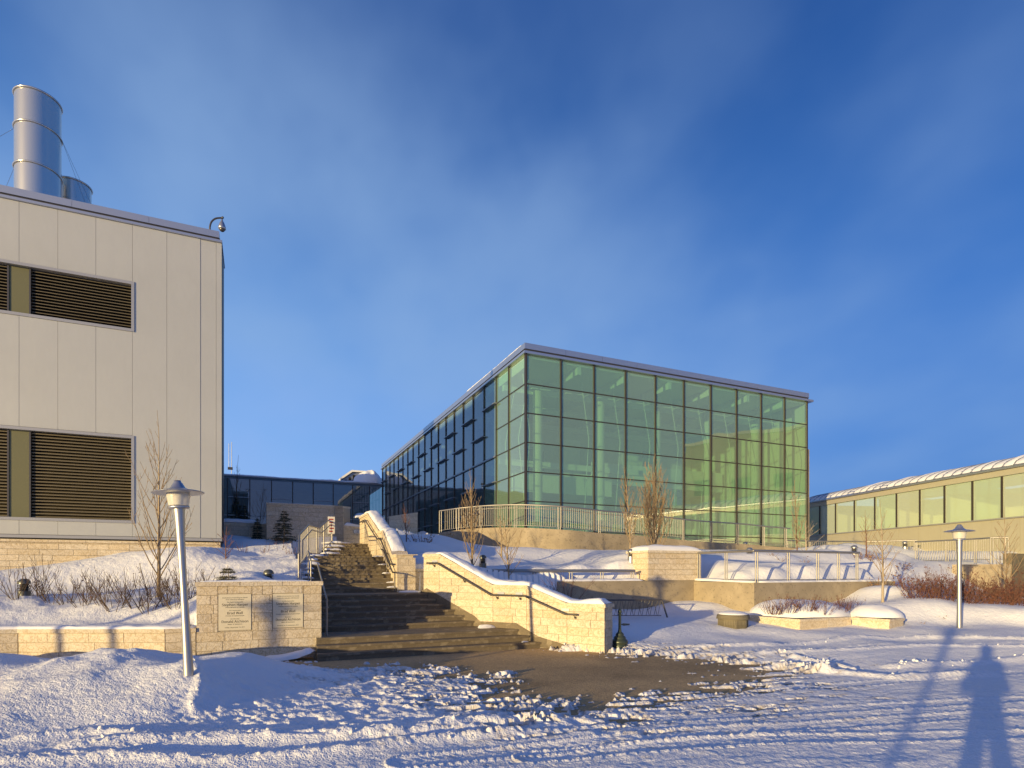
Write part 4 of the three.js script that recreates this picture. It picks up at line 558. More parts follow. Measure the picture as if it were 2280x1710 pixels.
// ---------------------------------------------------------------- pier, gap wall and the wall climbing beside the upper flights
{
  const b = thing('upper_stair_wall', 'stone pier and wall climbing beside the upper flights of the stairs', 'wall', [4.4, 0, -20]);
  const X0 = 4.1, X1 = 4.58, zA = -18.2, zB = -25.4, topY = z => z > -18.75 ? 2.36 : z > -20.4 ? lerp(2.42, 3.35, (-z - 18.75) / 1.65) : lerp(3.35, 4.25, clamp((-z - 21.0) / 2.5, 0, 1));
  const prof = [[0, 4.25], [1.9, 4.25], [4.4, 3.35], [5.0, 3.35], [6.65, 2.42], [6.65, 2.42], [7.2, 2.42]];           // along from the back towards the pier
  const mx = wallMatrix([X0, zB], [X0, zA]), core = prism([[0, 0.6], [7.18, 0.6], ...prof.slice().reverse().map(([u, y]) => [Math.min(u, 7.18), y - 0.004])], -0.46, -0.02); core.applyMatrix4(mx); wpart(b, 'core', core, M.mortar);
  const pieces = []; for (let i = 0; i + 1 < prof.length; i++) if (prof[i + 1][0] - prof[i][0] > 0.1) pieces.push([[prof[i][0], 0.9], [prof[i + 1][0], 0.9], [prof[i + 1][0], prof[i + 1][1]], [prof[i][0], prof[i][1]]]);
  stoneFace(b, mx, pieces, { y0: 0.98, seed: 31, len: [0.6, 1.0] });
  stoneFace(b, wallMatrix([X0, zA], [X1 + 0.14, zA]), [[[0.052, 0.9], [0.6, 0.9], [0.6, 2.42], [0.052, 2.42]]], { y0: 0.98, seed: 33, len: [0.5, 0.7] });
  wpart(b, 'pier', box(X0 + 0.06, X1 + 0.12, 0.8, 2.418, zA - 0.55, zA - 0.05), M.stone);
  coping(b, mx, prof.filter((p, i) => i !== 5), -0.52, 0.035, 0.08, 4);
  wpart(b, 'pier_cap', box(X0 - 0.035, X1 + 0.18, 2.503, 2.53, zA - 0.6, zA + 0.035), M.stone);
  stoneFace(b, wallMatrix([X1 + 0.145, zA - 0.3], [5.35, zA - 0.3]), [[[0, 0.9], [0.63, 0.9], [0.63, 2.0], [0, 2.0]]], { y0: 0.98, seed: 35, len: [0.3, 0.5] });
  wpart(b, 'gap_wall', box(X1 + 0.13, 5.4, 0.8, 2.0, zA - 0.7, zA - 0.34), M.stone); wpart(b, 'coping_stone', box(X1 + 0.14, 5.38, 2.003, 2.07, zA - 0.72, zA - 0.28), stones[2]);
  const loc = (u, y, w) => V(u, y, w).applyMatrix4(mx), sp = prof.map(([u, y]) => loc(u, y + 0.08, -0.24)); sp[6] = loc(6.5, 2.5, -0.24);
  snowOn('wall_snow', snowRibbon([sp[0], sp[1], sp[2], sp[3], loc(6.4, 2.64, -0.24)], 0.44, 0.12, 6), 'snow lying on the wall beside the upper flights');
  const rl = thing('handrail', 'dark handrail on the wall beside the upper flights', 'handrail', [4, 3, -20]), ry = u => interp(prof, u) - 0.20;
  wpart(rl, 'rail', pipe([0.6, 1.9, 4.4, 5.0, 6.65, 7.05].map(u => loc(u, ry(u), 0.10)), 0.025, 10), M.darkSteel);
  for (const u of [1.4, 3.2, 4.7, 5.9, 6.8]) wpart(rl, 'bracket', cyl(loc(u, ry(u), 0.1), loc(u, ry(u) - 0.09, 0.004), 0.014, 0.014, 6), M.darkSteel);
  const r2 = thing('handrail', 'bent steel handrail standing at the foot of the second flight', 'handrail', [3.9, 1.3, -18.5]);
  wpart(r2, 'rail', pipe([V(3.98, 2.75, -20.1), V(3.98, 2.72, -19.8), V(3.98, 1.95, -18.3), V(3.98, 1.95, -18.0), V(3.98, 1.34, -18.0)], 0.024, 10), M.darkSteel); wpart(r2, 'post', cyl(V(3.98, 1.9, -19.2), V(3.98, 2.4, -19.2), 0.02), M.darkSteel);
}
// ---------------------------------------------------------------- inscribed wall and the low retaining wall
{
  const b = thing('inscribed_wall', 'cream stone wall carrying two engraved plaques beside the stairs', 'wall', [0.1, 0, ZW]);
  const X0 = -1.18, X1 = 1.40, T = 1.66, mx = wallMatrix([X0, ZW], [X1, ZW]), W = X1 - X0;
  const pl = [[-0.76, -0.09, 0.68, 1.49], [0.34, 1.0, 0.70, 1.485]];
  wpart(b, 'core', box(X0 + 0.02, X1 - 0.02, -0.4, T, ZW - 0.42, ZW - 0.02), M.mortar);
  stoneFace(b, mx, [[[0, -0.2], [W, -0.2], [W, T], [0, T]]], { y0: -0.15, course: 0.2015, seed: 64, len: [0.5, 0.95], holes: pl.map(h => [h[0] - X0 - 0.004, h[1] - X0 + 0.004, h[2], h[3]]) });
  stoneFace(b, wallMatrix([X1, ZW - 0.05], [X1, ZW - 0.42]), [[[0.003, -0.2], [0.37, -0.2], [0.37, T], [0.003, T]]], { y0: -0.15, course: 0.2015, seed: 65, len: [0.37, 0.4] });
  coping(b, mx, [[-0.02, T + 0.003], [W + 0.03, T + 0.003]], -0.46, 0.035, 0.095, 12, 0.9);
  const text = [
    [['Dedicated to Protecting the World', 0.093, 30], ['from Infectious Diseases', 0.143, 30], ['The Right Honourable', 0.215, 30], ['Stephen Harper', 0.292, 58], ['Prime Minister of Canada', 0.362, 30], ['The Honourable', 0.448, 30], ['Brad Wall', 0.525, 58], ['Premier of Saskatchewan', 0.597, 30], ['His Worship', 0.683, 30], ['Donald Atchison', 0.760, 58], ['Mayor of Saskatoon', 0.832, 30], ['Friday, September 16, 2011', 0.922, 30]],
    [['Dédiés à la protection du monde', 0.068, 30], ['contre les maladies infectieuses', 0.125, 30], ['Le très honorable', 0.215, 30], ['Stephen Harper', 0.292, 58], ['Premier ministre du Canada', 0.370, 30], ["L'honorable", 0.452, 30], ['Brad Wall', 0.525, 58], ['Premier ministre de la Saskatchewan', 0.603, 28], ['Monsieur', 0.692, 30], ['Donald Atchison', 0.770, 58], ['Maire de Saskatoon', 0.845, 30], ['Vendredi, le 16 septembre 2011', 0.942, 30]]];
  pl.forEach((h, k) => {
    const w = h[1] - h[0], hh = h[3] - h[2], cw = 512, ch = Math.round(512 * hh / w), cv = document.createElement('canvas'); cv.width = cw; cv.height = ch; const c = cv.getContext('2d'); c.fillStyle = 'rgb(214,204,178)'; c.fillRect(0, 0, cw, ch);
    const r = rng(40 + k); for (let i = 0; i < 2600; i++) { c.fillStyle = r() < 0.5 ? 'rgba(160,140,100,0.20)' : 'rgba(225,212,180,0.22)'; c.fillRect(r() * cw, r() * ch, 3 + r() * 10, 1 + r() * 3); }
    c.fillStyle = 'rgb(22,19,15)'; c.textAlign = 'center'; for (const [s, y, z] of text[k]) { c.font = `${Math.round(z * (z > 40 ? 1.0 : 0.88))}px sans-serif`; c.fillText(s, cw / 2, y * ch + z * 0.33); c.fillText(s, cw / 2 + (z > 40 ? 2 : 0.8), y * ch + z * 0.33); }
    const t = new THREE.CanvasTexture(cv); t.colorSpace = THREE.SRGBColorSpace;
    const p = thing('plaque', ['engraved stone plaque nearer the lamp post with the English text', 'engraved stone plaque nearer the stairs with the French text'][k], 'plaque', [(h[0] + h[1]) / 2, h[2], ZW]);
    part(p, 'slab', new THREE.BoxGeometry(w - 0.012, hh - 0.012, 0.055).translate(0, hh / 2, -0.022), M.stone);
    part(p, 'inscription', new THREE.PlaneGeometry(w - 0.02, hh - 0.02).translate(0, hh / 2, 0.009), S({ map: t, roughness: 0.8 }));
  });
  snowOn('wall_snow', snowRibbon([V(X0 + 0.03, T + 0.09, ZW - 0.24), V(0, T + 0.1, ZW - 0.24), V(X1 - 0.2, T + 0.09, ZW - 0.24)], 0.34, 0.045, 15), 'thin snow along the top of the inscribed wall');
  snowOn('snow_drift', snowRibbon([V(0.05, -0.02, ZW + 0.18), V(0.5, 0.0, ZW + 0.22), V(0.95, 0.06, ZW + 0.3), V(1.19, 0.16, ZW + 0.42)], 0.4, 0.13, 19), 'small wedge of snow against the foot of the inscribed wall by the lowest steps');
  const lw = thing('retaining_wall', 'low faceted stone wall holding up the snowy planting bed', 'wall', [-4, 0, -15]);
  for (let i = 0; i < 3; i++) {
    const m = wallMatrix(LW[i], LW[i + 1]), L = Math.hypot(LW[i + 1][0] - LW[i][0], LW[i + 1][1] - LW[i][1]), e = i === 2 ? L - 0.004 : L;
    const c = prism([[0, -0.4], [e, -0.4], [e, 0.68], [0, 0.68]], -0.4, -0.02 - i * 0.001); c.applyMatrix4(m); wpart(lw, 'core', c, M.mortar);
    stoneFace(lw, m, [[[0.004, -0.2], [e - 0.004, -0.2], [e - 0.004, 0.68], [0.004, 0.68]]], { y0: -0.12, seed: 70 + i, len: [0.7, 1.15] });
    coping(lw, m, [[0, 0.683], [e, 0.683]], -0.42, 0.03, 0.085, 80 + i, 1.0);
  }
}
{
  const lift = (l, y, o) => l.map(p => V(p[0], y, p[1] - o));
  snowOn('wall_snow', snowRibbon(lift([[-14, -15.36], [-4.6, -15.36], [-1.76, -14.1], [-1.22, -14.1]], 0.765, 0.15), 0.32, 0.075, 41), 'bank of snow ending along the coping of the low retaining wall');
  snowOn('wall_snow', snowRibbon([V(XF + 0.26, 1.64, Z1 - 0.4), V(XF + 0.26, 1.6, ZF - 0.5), V(XF + 0.6, 1.6, ZF - 0.26), V(18, 1.6, ZF - 0.26), V(22.5, 1.6, ZF - 0.26)], 0.46, 0.08, 43), 'snow along the concrete wall top under the straight steel railing');
  snowOn('wall_snow', snowRibbon([V(9.6, 1.64, Z1 - 0.26), V(11.4, 1.64, Z1 - 0.26), V(12.9, 1.64, Z1 - 0.26)], 0.5, 0.10, 47), 'snow along the concrete wall top under the thick low rail');
}
// ---------------------------------------------------------------- walls at the head of the stairs
{
  const sw = (name, label, pts, seed, capT = 0.09) => { // pts: plan line [x, z, top, foot]
    const b = thing(name, label, 'wall', [pts[0][0], 0, pts[0][1]]);
    for (let i = 0; i + 1 < pts.length; i++) { const a = pts[i], c = pts[i + 1], m = wallMatrix(a, c), L = Math.hypot(c[0] - a[0], c[1] - a[1]); const k = prism([[0.002, a[3] - 0.4], [L - 0.002, c[3] - 0.4], [L - 0.002, c[2] - 0.003], [0.002, a[2] - 0.003]], -0.4 - 0.002 * i, -0.02); k.applyMatrix4(m); wpart(b, 'core', k, M.mortar); stoneFace(b, m, [[[0.003, a[3]], [L - 0.003, c[3]], [L - 0.003, c[2]], [0.003, a[2]]]], { y0: Math.min(a[3], c[3]), seed: seed + i, len: [0.6, 1.05], gap: 0.012 }); coping(b, m, [[0, a[2]], [L, c[2]]], -0.43, 0.04, capT, seed + 9, 1.1); }
    return b;
  };
  const zW = -28.1;
  const xa = xAtZ(593, zW), xb = xAtZ(745, zW), xc = xAtZ(765, zW + 0.5), xd = xAtZ(808, zW + 0.5), xe = xAtZ(850, zW + 0.5);
  sw('tall_stone_wall', 'tall stone wall across the head of the stairs, behind the spruce', [[xa, zW, 4.98, 2.9], [xb, zW, 4.98, 2.9], [xc, zW + 0.5, 4.92, 2.9]], 91);
  const bw = sw('low_stone_wall', 'lower stone wall with a small sign at the head of the stairs', [[xc + 0.005, zW + 0.5, 4.03, 2.9], [xd, zW + 0.5, 3.96, 2.9]], 95);
  sw('stepped_stone_wall', 'stepped stone wall beside the top landing, topped with snow', [[xd + 0.005, zW + 0.52, 4.46, 2.9], [xe + 0.1, zW + 0.52, 4.46, 2.9]], 97);
  const yb = -30; sw('rear_stone_wall', 'stone wall rising behind the stair head toward the glass building', [[xAtZ(866, yb), yb, 4.75, 3.3], [xAtZ(930, yb), yb, 5.02, 3.3]], 101);
  snowOn('wall_snow', snowRibbon([V(4.35, 4.36, -26.0), V(4.55, 4.5, -28), V(4.9, 4.8, -29.7)], 0.62, 0.14, 25), 'snow ribbon running back from the stair head along a sloping wall top');
  snowOn('wall_snow', snowRibbon([V(xa, 5.07, zW - 0.2), V(xb, 5.07, zW - 0.2)], 0.3, 0.03, 23), 'thin snow on top of the tall stone wall at the stair head'); snowOn('wall_snow', snowRibbon([V(xc, 4.11, zW + 0.3), V(xd, 4.04, zW + 0.3)], 0.42, 0.14, 22), 'snow heaped on the low stone wall above the small sign'); snowOn('wall_snow', snowRibbon([V(xd, 4.55, zW + 0.3), V(xe, 4.55, zW + 0.3)], 0.36, 0.06, 28), 'snow on the stepped stone wall beside the top landing');
  sw('planter_wall', 'dark shaded stone wall of a planting bed next to the panelled building', [[-2.4, -28.6, 4.06, 2.8], [xa + 0.2, -28.6, 4.06, 2.8]], 105);
  snowOn('wall_snow', snowRibbon([V(-2.2, 4.15, -28.8), V(-0.9, 4.18, -28.8), V(0.1, 4.16, -28.8)], 0.5, 0.14, 31), 'snow on the shaded planting bed wall next to the panelled building');
  // sign plate on the low wall, notice on the guard rail
  const cv = (w, h, fn) => { const c = document.createElement('canvas'); c.width = w; c.height = h; fn(c.getContext('2d')); const t = new THREE.CanvasTexture(c); t.colorSpace = THREE.SRGBColorSpace; return t; };
  const sx0 = xAtZ(787, zW + 0.5), sx1 = xAtZ(802, zW + 0.5), sy0 = yAtZ(795, 1188, zW + 0.5), sy1 = yAtZ(795, 1179, zW + 0.5);
  const sg = thing('wall_sign', 'small blue and white sign plate fixed on the low stone wall', 'sign', [(sx0 + sx1) / 2, (sy0 + sy1) / 2, zW + 0.5]);
  part(sg, 'plate', new THREE.BoxGeometry(sx1 - sx0, sy1 - sy0, 0.03).translate(0, 0, 0.02), M.alu);
  part(sg, 'print', new THREE.PlaneGeometry(sx1 - sx0 - 0.02, sy1 - sy0 - 0.02).translate(0, 0, 0.0385), S({ roughness: 0.6, map: cv(160, 96, c => { c.fillStyle = '#c9ccd0'; c.fillRect(0, 0, 160, 96); c.strokeStyle = '#2a3a68'; c.lineWidth = 6; c.strokeRect(4, 4, 152, 88); c.fillStyle = '#2a3a68'; c.lineWidth = 7; c.beginPath(); c.arc(62, 56, 20, 0, 7); c.stroke(); c.fillRect(56, 14, 10, 26); c.fillRect(82, 20, 46, 10); c.fillRect(88, 42, 10, 36); c.fillRect(110, 42, 10, 36); c.fillRect(82, 74, 48, 7); }) }));
}
// ---------------------------------------------------------------- concrete terrace, ramp and retaining walls on the right
{
  const t = thing('terrace_wall', 'curved board-smooth concrete wall carrying the picket railing below the glass building', 'wall', [15, 0, -25]);
  const pos = [], uv = [], idx = []; let L = 0; const n = rimFine.length, off = 0.32, ring = 4;
  rimFine.forEach((p, i) => { const q = rimFine[Math.min(i + 1, n - 1)], o = rimFine[Math.max(i - 1, 0)], d = V(q.x - o.x, 0, q.z - o.z).normalize(), nx = d.z, nz = -d.x; if (i) L += p.distanceTo(rimFine[i - 1]); const T = p.y - 0.03; for (const [w, y, vv] of [[0, T - 2.4, 0], [0, T, 2.4], [-off, T, 2.75], [-off, T - 2.4, 5]]) { pos.push(p.x - nx * (w + 0.08), y, p.z - nz * (w + 0.08)); uv.push(L, vv); } });
  for (let i = 0; i + 1 < n; i++) for (let k = 0; k < 3; k++) { const a = i * 4 + k, b = a + 4; idx.push(a, b, a + 1, a + 1, b, b + 1); }
  const g0 = new THREE.BufferGeometry(); g0.setAttribute('position', new THREE.Float32BufferAttribute(pos, 3)); g0.setAttribute('uv', new THREE.Float32BufferAttribute(uv, 2)); g0.setIndex(idx); const g1 = g0.toNonIndexed(); g1.computeVertexNormals();
  wpart(t, 'wall', mergeVertices(g1), M.conc);
  const c = thing('retaining_wall', 'stepped grey concrete retaining wall below the straight steel railing', 'wall', [15, 0, -16]);
  wpart(c, 'rear_face', box(9.4, XF + 0.02, -0.3, 1.64, Z1 - 0.55, Z1), M.conc); wpart(c, 'side_face', box(XF, XF + 0.55, -0.3, 1.60, Z1 - 0.3, ZF - 0.551), M.conc); wpart(c, 'front_face', box(XF + 0.0, 22.6, -0.3, 1.60, ZF - 0.55, ZF), M.conc);
  const w2 = at(1895, 1290, 24), r0 = at(2120, 1262, 25.5), r1 = at(2252, 1262, 24.2);
  const e = thing('retaining_wall', 'short concrete wall end below the right picket railing behind the red bushes', 'wall', [r0.x, 0, r0.z]), dm = wallMatrix([r0.x, r0.z], [r1.x, r1.z]), le = Math.hypot(r1.x - r0.x, r1.z - r0.z);
  const ge = prism([[0, 0.4], [le, 0.4], [le, 2.28], [0, 2.28]], -0.35, 0); ge.applyMatrix4(dm); wpart(e, 'wall', uvBox(ge), M.conc);
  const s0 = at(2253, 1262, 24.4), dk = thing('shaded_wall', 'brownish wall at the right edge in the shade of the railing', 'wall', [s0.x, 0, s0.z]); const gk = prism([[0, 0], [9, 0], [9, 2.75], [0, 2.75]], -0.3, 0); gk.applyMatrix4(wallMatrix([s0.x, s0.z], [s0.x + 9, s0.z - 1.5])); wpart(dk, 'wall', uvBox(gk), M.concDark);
  // stone pier on the concrete
  const pX0 = xAtZ(1443, Z1 + 0.02), pX1 = xAtZ(1561, Z1 + 0.02), p = thing('stone_pier', 'square stone pier with a thick snow cap on the concrete wall', 'pier', [(pX0 + pX1) / 2, 1.64, Z1 - 0.6]);
  wpart(p, 'core', box(pX0 + 0.02, pX1 - 0.02, 1.6, 2.66, Z1 - 1.25, Z1 - 0.01), M.mortar);
  stoneFace(p, wallMatrix([pX0, Z1 + 0.02], [pX1, Z1 + 0.02]), [[[0, 1.645], [pX1 - pX0, 1.645], [pX1 - pX0, 2.66], [0, 2.66]]], { y0: 1.645, course: 0.203, seed: 111, len: [0.5, 0.9], gap: 0.012 });
  stoneFace(p, wallMatrix([pX0, Z1 - 1.25], [pX0, Z1 - 0.03]), [[[0, 1.5], [1.217, 1.5], [1.217, 2.66], [0, 2.66]]], { y0: 1.645, course: 0.203, seed: 113, len: [0.5, 0.7], gap: 0.012 });
  wpart(p, 'cap', box(pX0 - 0.05, pX1 + 0.05, 2.663, 2.75, Z1 - 1.3, Z1 + 0.07), M.stone);
  { const g = new THREE.BoxGeometry(pX1 - pX0, 0.22, 1.25, 40, 6, 24), q = g.attributes.position; for (let i = 0; i < q.count; i++) { const u = q.getX(i) / (pX1 - pX0) * 2, w = q.getZ(i) / 0.625, f = q.getY(i) / 0.22 + 0.5, r = Math.pow(Math.max(0, 1 - Math.pow(Math.abs(u), 5)), 0.5) * Math.pow(Math.max(0, 1 - Math.pow(Math.abs(w), 5)), 0.5); q.setY(i, f * (0.05 + r * (0.13 + 0.08 * fbm(u * 2 + 9, w * 2, 3)))); } g.computeVertexNormals(); g.translate((pX0 + pX1) / 2, 2.75, Z1 - 0.6); snowOn('pier_snow', g, 'thick rounded cap of snow on the square stone pier'); }
}

// ---------------------------------------------------------------- railings
function railing(label, path, { h = 1.07, posts = [], pickets = 0, topR = 0.03, lowRail = 0.1, pair = 0.05, mat = M.rail, wave = null, pr = 0.010, foot = 0.06 }) { // path: points at foot level
  const b = thing('railing', label, 'railing', [path[0].x, path[0].y, path[0].z]), top = path.map(p => V(p.x, p.y + h, p.z));
  wpart(b, 'top_rail', path.length > 6 ? smoothPipe(top, topR, 160, 10) : pipe(top, topR, 12), mat);
  if (lowRail) { const lo = path.map(p => V(p.x, p.y + lowRail, p.z)); wpart(b, 'lower_rail', path.length > 6 ? smoothPipe(lo, 0.014, 160, 6) : pipe(lo, 0.014, 8), mat); }
  const Ls = [0]; for (let i = 1; i < path.length; i++) Ls.push(Ls[i - 1] + path[i].distanceTo(path[i - 1])); const T = Ls[Ls.length - 1];
  const pt = l => { l = clamp(l, 0, T); for (let i = 1; i < path.length; i++) if (l <= Ls[i] + 1e-6) return path[i - 1].clone().lerp(path[i], (l - Ls[i - 1]) / (Ls[i] - Ls[i - 1])); return path[path.length - 1].clone(); };
  for (const f of posts) for (const s of pair ? [-pair, pair] : [0]) { const p = pt(f * T + s), w = f * T + s; wpart(b, 'post', cyl(V(p.x, p.y - foot, p.z), V(p.x, p.y + h - 0.02, p.z), 0.021, 0.021, 8), mat); }
  if (pickets) { const g = new THREE.CylinderGeometry(pr, pr, 1, 6); const n = Math.floor((pickets[2] - pickets[1]) * T / pickets[0]); for (let k = 0; k < n; k++) { const l = pickets[1] * T + (k + 0.5) * pickets[0]; if (posts.some(f => Math.abs(f * T - l) < pair + 0.03)) continue; const p = pt(l), m = part(b, 'picket', g, mat); m.position.set(p.x - b.position.x, p.y + (h + lowRail) / 2 - b.position.y, p.z - b.position.z); m.scale.y = h - lowRail - 0.02; } }
  return [b, pt, T];
}
{
  const main = rim.getSpacedPoints(120).slice(0, 114).map(p => V(p.x, p.y - 0.02, p.z));
  const [b, pt, T] = railing('long curved steel railing along the terrace rim before the glass building', main, { posts: [0.003, 0.045, 0.105, 0.197, 0.30, 0.405, 0.50, 0.575, 0.655, 0.745, 0.83, 0.915, 0.985].map(f => f), pickets: [0.105, 0.012, 0.655], topR: 0.036, pr: 0.0115 });
  const inner = []; for (let k = 0; k < 9; k++) { const p = pt(T * (0.09 + 0.055 * k)); inner.push(V(p.x, p.y + 0.93, p.z - 0.12)); }
  wpart(b, 'grab_rail', smoothPipe(inner, 0.022, 60, 8), M.rail);
  const fr = [at(1563, 1299, 21.9), at(1674, 1297, 19.7), at(1911, 1296, 21.4)].map((p, k) => V([XF + 0.14, XF + 0.14, 20.75][k], 1.62, [Z1 - 0.05, ZF - 0.16, ZF - 0.16][k]));
  railing('straight steel railing with slim double posts on the front concrete wall', fr, { h: 1.06, posts: [0.02, 0.19, 0.36, 0.545, 0.725, 0.86, 0.985], topR: 0.045, lowRail: 0.07 });
  const lo = [V(6.1, 1.5, -17.0), V(8.2, 1.4, -17.35), V(12.7, 1.62, -17.5)];
  const [lb] = railing('low thick steel rail at eye level behind the stepped cheek wall', [V(5.6, 1.28, -17.4), V(12.7, 1.28, -17.45)], { h: 0.72, posts: [0.20, 0.42, 0.62, 0.80, 0.985], topR: 0.055, lowRail: 0, foot: 0.35 });
  const up = [at(1750, 1231, 33), at(1810, 1232, 34), at(1930, 1236, 34.5), at(2042, 1240, 33)].map(p => { p.y = 2.75; return p; });
  railing('far picket railing in front of the barrel roofed building', up, { h: 1.0, posts: [0.01, 0.25, 0.5, 0.75, 0.99], pickets: [0.13, 0, 1], topR: 0.04 });
  const rr = [[2038, 1251, 29.6], [2100, 1250, 28.3], [2170, 1250, 26.9], [2205, 1250, 26.0], [2245, 1250, 25.6]].map(q => { const p = at(...q); p.y = 2.42; return p; });
  railing('tall picket railing at the right beside the slim lamp post', rr, { h: 1.07, posts: [0.01, 0.36, 0.66, 0.87, 0.99], pickets: [0.125, 0.01, 0.99], topR: 0.035, pr: 0.012 });
  // guard rail beside the stairs
  const gp = [V(1.14, 1.50, -17.95), V(1.24, 2.10, -19.1), V(1.62, 2.52, -20.45), V(2.12, 2.55, -22.3), V(2.76, 3.12, -23.6)];
  const [gb, gpt, GT2] = railing('steel guard rail stepping up the left side of the stairs', gp, { h: 1.02, posts: [0.005, 0.2, 0.43, 0.68, 0.84, 0.99], pickets: [0.115, 0.01, 0.99], topR: 0.026, lowRail: 0.08, pair: 0.0, pr: 0.0065 });
  wpart(gb, 'grab_rail', pipe(gp.map(p => V(p.x + 0.10, p.y + 0.86, p.z)), 0.02, 8), M.rail);
  const hr = [V(1.62, 2.28, -18.25), V(1.62, 2.28, -18.0), V(1.50, 1.55, -16.9), V(1.50, 1.45, -16.6)];
  const h2 = thing('handrail', 'short sloping handrail ending on the landing behind the inscribed wall', 'handrail', [1.5, 1.3, -17]); wpart(h2, 'rail', pipe([V(1.48, 2.62, -18.9), V(1.48, 2.40, -18.2), V(1.48, 2.3, -17.9)], 0.024, 8), M.rail); wpart(h2, 'post', cyl(V(1.48, 1.3, -17.92), V(1.48, 2.3, -17.92), 0.02), M.rail); wpart(h2, 'post', cyl(V(1.48, 1.6, -18.8), V(1.48, 2.58, -18.8), 0.02), M.rail);
  const h3 = thing('handrail', 'single steel handrail post at the right end of the inscribed wall', 'handrail', [1.55, 0.44, -14.4]); wpart(h3, 'post', cyl(V(1.56, 0.42, -14.5), V(1.56, 1.32, -14.5), 0.024), M.rail); wpart(h3, 'rail', pipe([V(1.56, 1.32, -14.5), V(1.56, 1.40, -14.75), V(1.56, 2.2, -16.8)], 0.022, 8), M.rail); wpart(h3, 'collar', new THREE.TorusGeometry(0.04, 0.014, 6, 14).rotateX(Math.PI / 2).translate(1.56, 1.12, -14.5), M.rail);
  // notice tied to the rail
  const np = gpt(GT2 * 0.955), cv = document.createElement('canvas'); cv.width = 96; cv.height = 200; { const c = cv.getContext('2d'); c.fillStyle = '#d8d2c4'; c.fillRect(0, 0, 96, 200); c.fillStyle = '#9a3a2c'; for (let k = 0; k < 5; k++) c.fillRect(12 + 6 * (k % 2), 22 + k * 36, 68 - 10 * (k % 3), 16); } const nt = new THREE.CanvasTexture(cv); nt.colorSpace = THREE.SRGBColorSpace;
  const ns = thing('notice_board', 'tall white notice with red lines tied to the stair guard rail', 'sign', [np.x + 0.02, np.y + 0.42, np.z + 0.18]); part(ns, 'board', new THREE.BoxGeometry(0.26, 0.66, 0.02).translate(0, 0.33, 0), M.white); part(ns, 'print', new THREE.PlaneGeometry(0.24, 0.64).translate(0, 0.33, 0.0125), S({ map: nt, roughness: 0.7 }));
}
// ---------------------------------------------------------------- lamps and bollards
function lampPost(label, pos, lean = 0, group) {
  const t = thing('street_lamp', label, 'street lamp', pos);
  part(t, 'post', lathe([[0.078, -0.4], [0.078, 0], [0.066, 0.6], [0.057, 1.2], [0.055, 1.55], [0.062, 2.1], [0.076, 2.6], [0.088, 2.74]], 28), M.steel);
  part(t, 'collar', lathe([[0.088, 2.735], [0.15, 2.74], [0.158, 2.755], [0.155, 2.78], [0.12, 2.785]], 28), M.alu);
  part(t, 'lens', lathe([[0.148, 2.785], [0.155, 2.82], [0.17, 2.93], [0.176, 3.0], [0.10, 3.005]], 28), M.lens);
  part(t, 'lamp', new THREE.CylinderGeometry(0.06, 0.06, 0.16, 14).translate(0, 2.89, 0), M.white);
  part(t, 'shade', lathe([[0.0, 3.0], [0.30, 2.985], [0.386, 2.995], [0.388, 3.005], [0.30, 3.03], [0.17, 3.05], [0.11, 3.09], [0.08, 3.15], [0.055, 3.18], [0.05, 3.205], [0.0, 3.21]], 36), M.alu);
  t.rotation.set(0, 0, 0); t.rotateOnAxis(V(SN, 0, -CS), lean);
  return t;
}
{ const a = at(420, 1492, 8.6), b = at(2136, 1402, 17.2); lampPost('leaning steel lamp post rising from the snow bank before the low wall', [a.x, 0.47, a.z], -0.058).scale.setScalar(0.9); lampPost('upright steel lamp post with a disc shade before the red bushes', [b.x, 0.18, b.z], 0);
  for (const [R, F, l] of [[-17.8, -2, 'steel lamp post out of view whose shadow crosses the right plaque'], [-19.3, -1, 'steel lamp post out of view whose wider shadow falls on the low wall'], [-19.6, 0, 'steel lamp post out of view whose fainter shadow falls on the low wall'], [-6.1, -6.2, 'steel lamp post out of view whose shadow lies on the lower right snow']]) { const [x, z] = toW(R, F); lampPost(l, [x, 0.0, z], 0); }
}
function bollard(label, pos, s = 1, mat = M.bollard) { const t = thing('bollard_light', label, 'bollard light', pos); const r = 0.115 * s; part(t, 'body', lathe([[r, -0.4], [r, 0.1 * s], [r * 0.9, 0.105 * s]], 20), mat); for (let k = 0; k < 4; k++) part(t, 'louvre', lathe([[r * 0.55, (0.12 + 0.035 * k) * s], [r * 1.02, (0.115 + 0.035 * k) * s], [r * 1.02, (0.125 + 0.035 * k) * s], [r * 0.55, (0.14 + 0.035 * k) * s]], 20), mat); part(t, 'core', new THREE.CylinderGeometry(r * 0.6, r * 0.6, 0.17 * s, 14).translate(0, 0.19 * s, 0), M.black); part(t, 'dome', lathe([[r * 1.03, 0.255 * s], [r * 1.03, 0.275 * s], [r * 0.95, 0.315 * s], [r * 0.7, 0.35 * s], [r * 0.35, 0.367 * s], [0, 0.37 * s]], 20), mat); return t; }
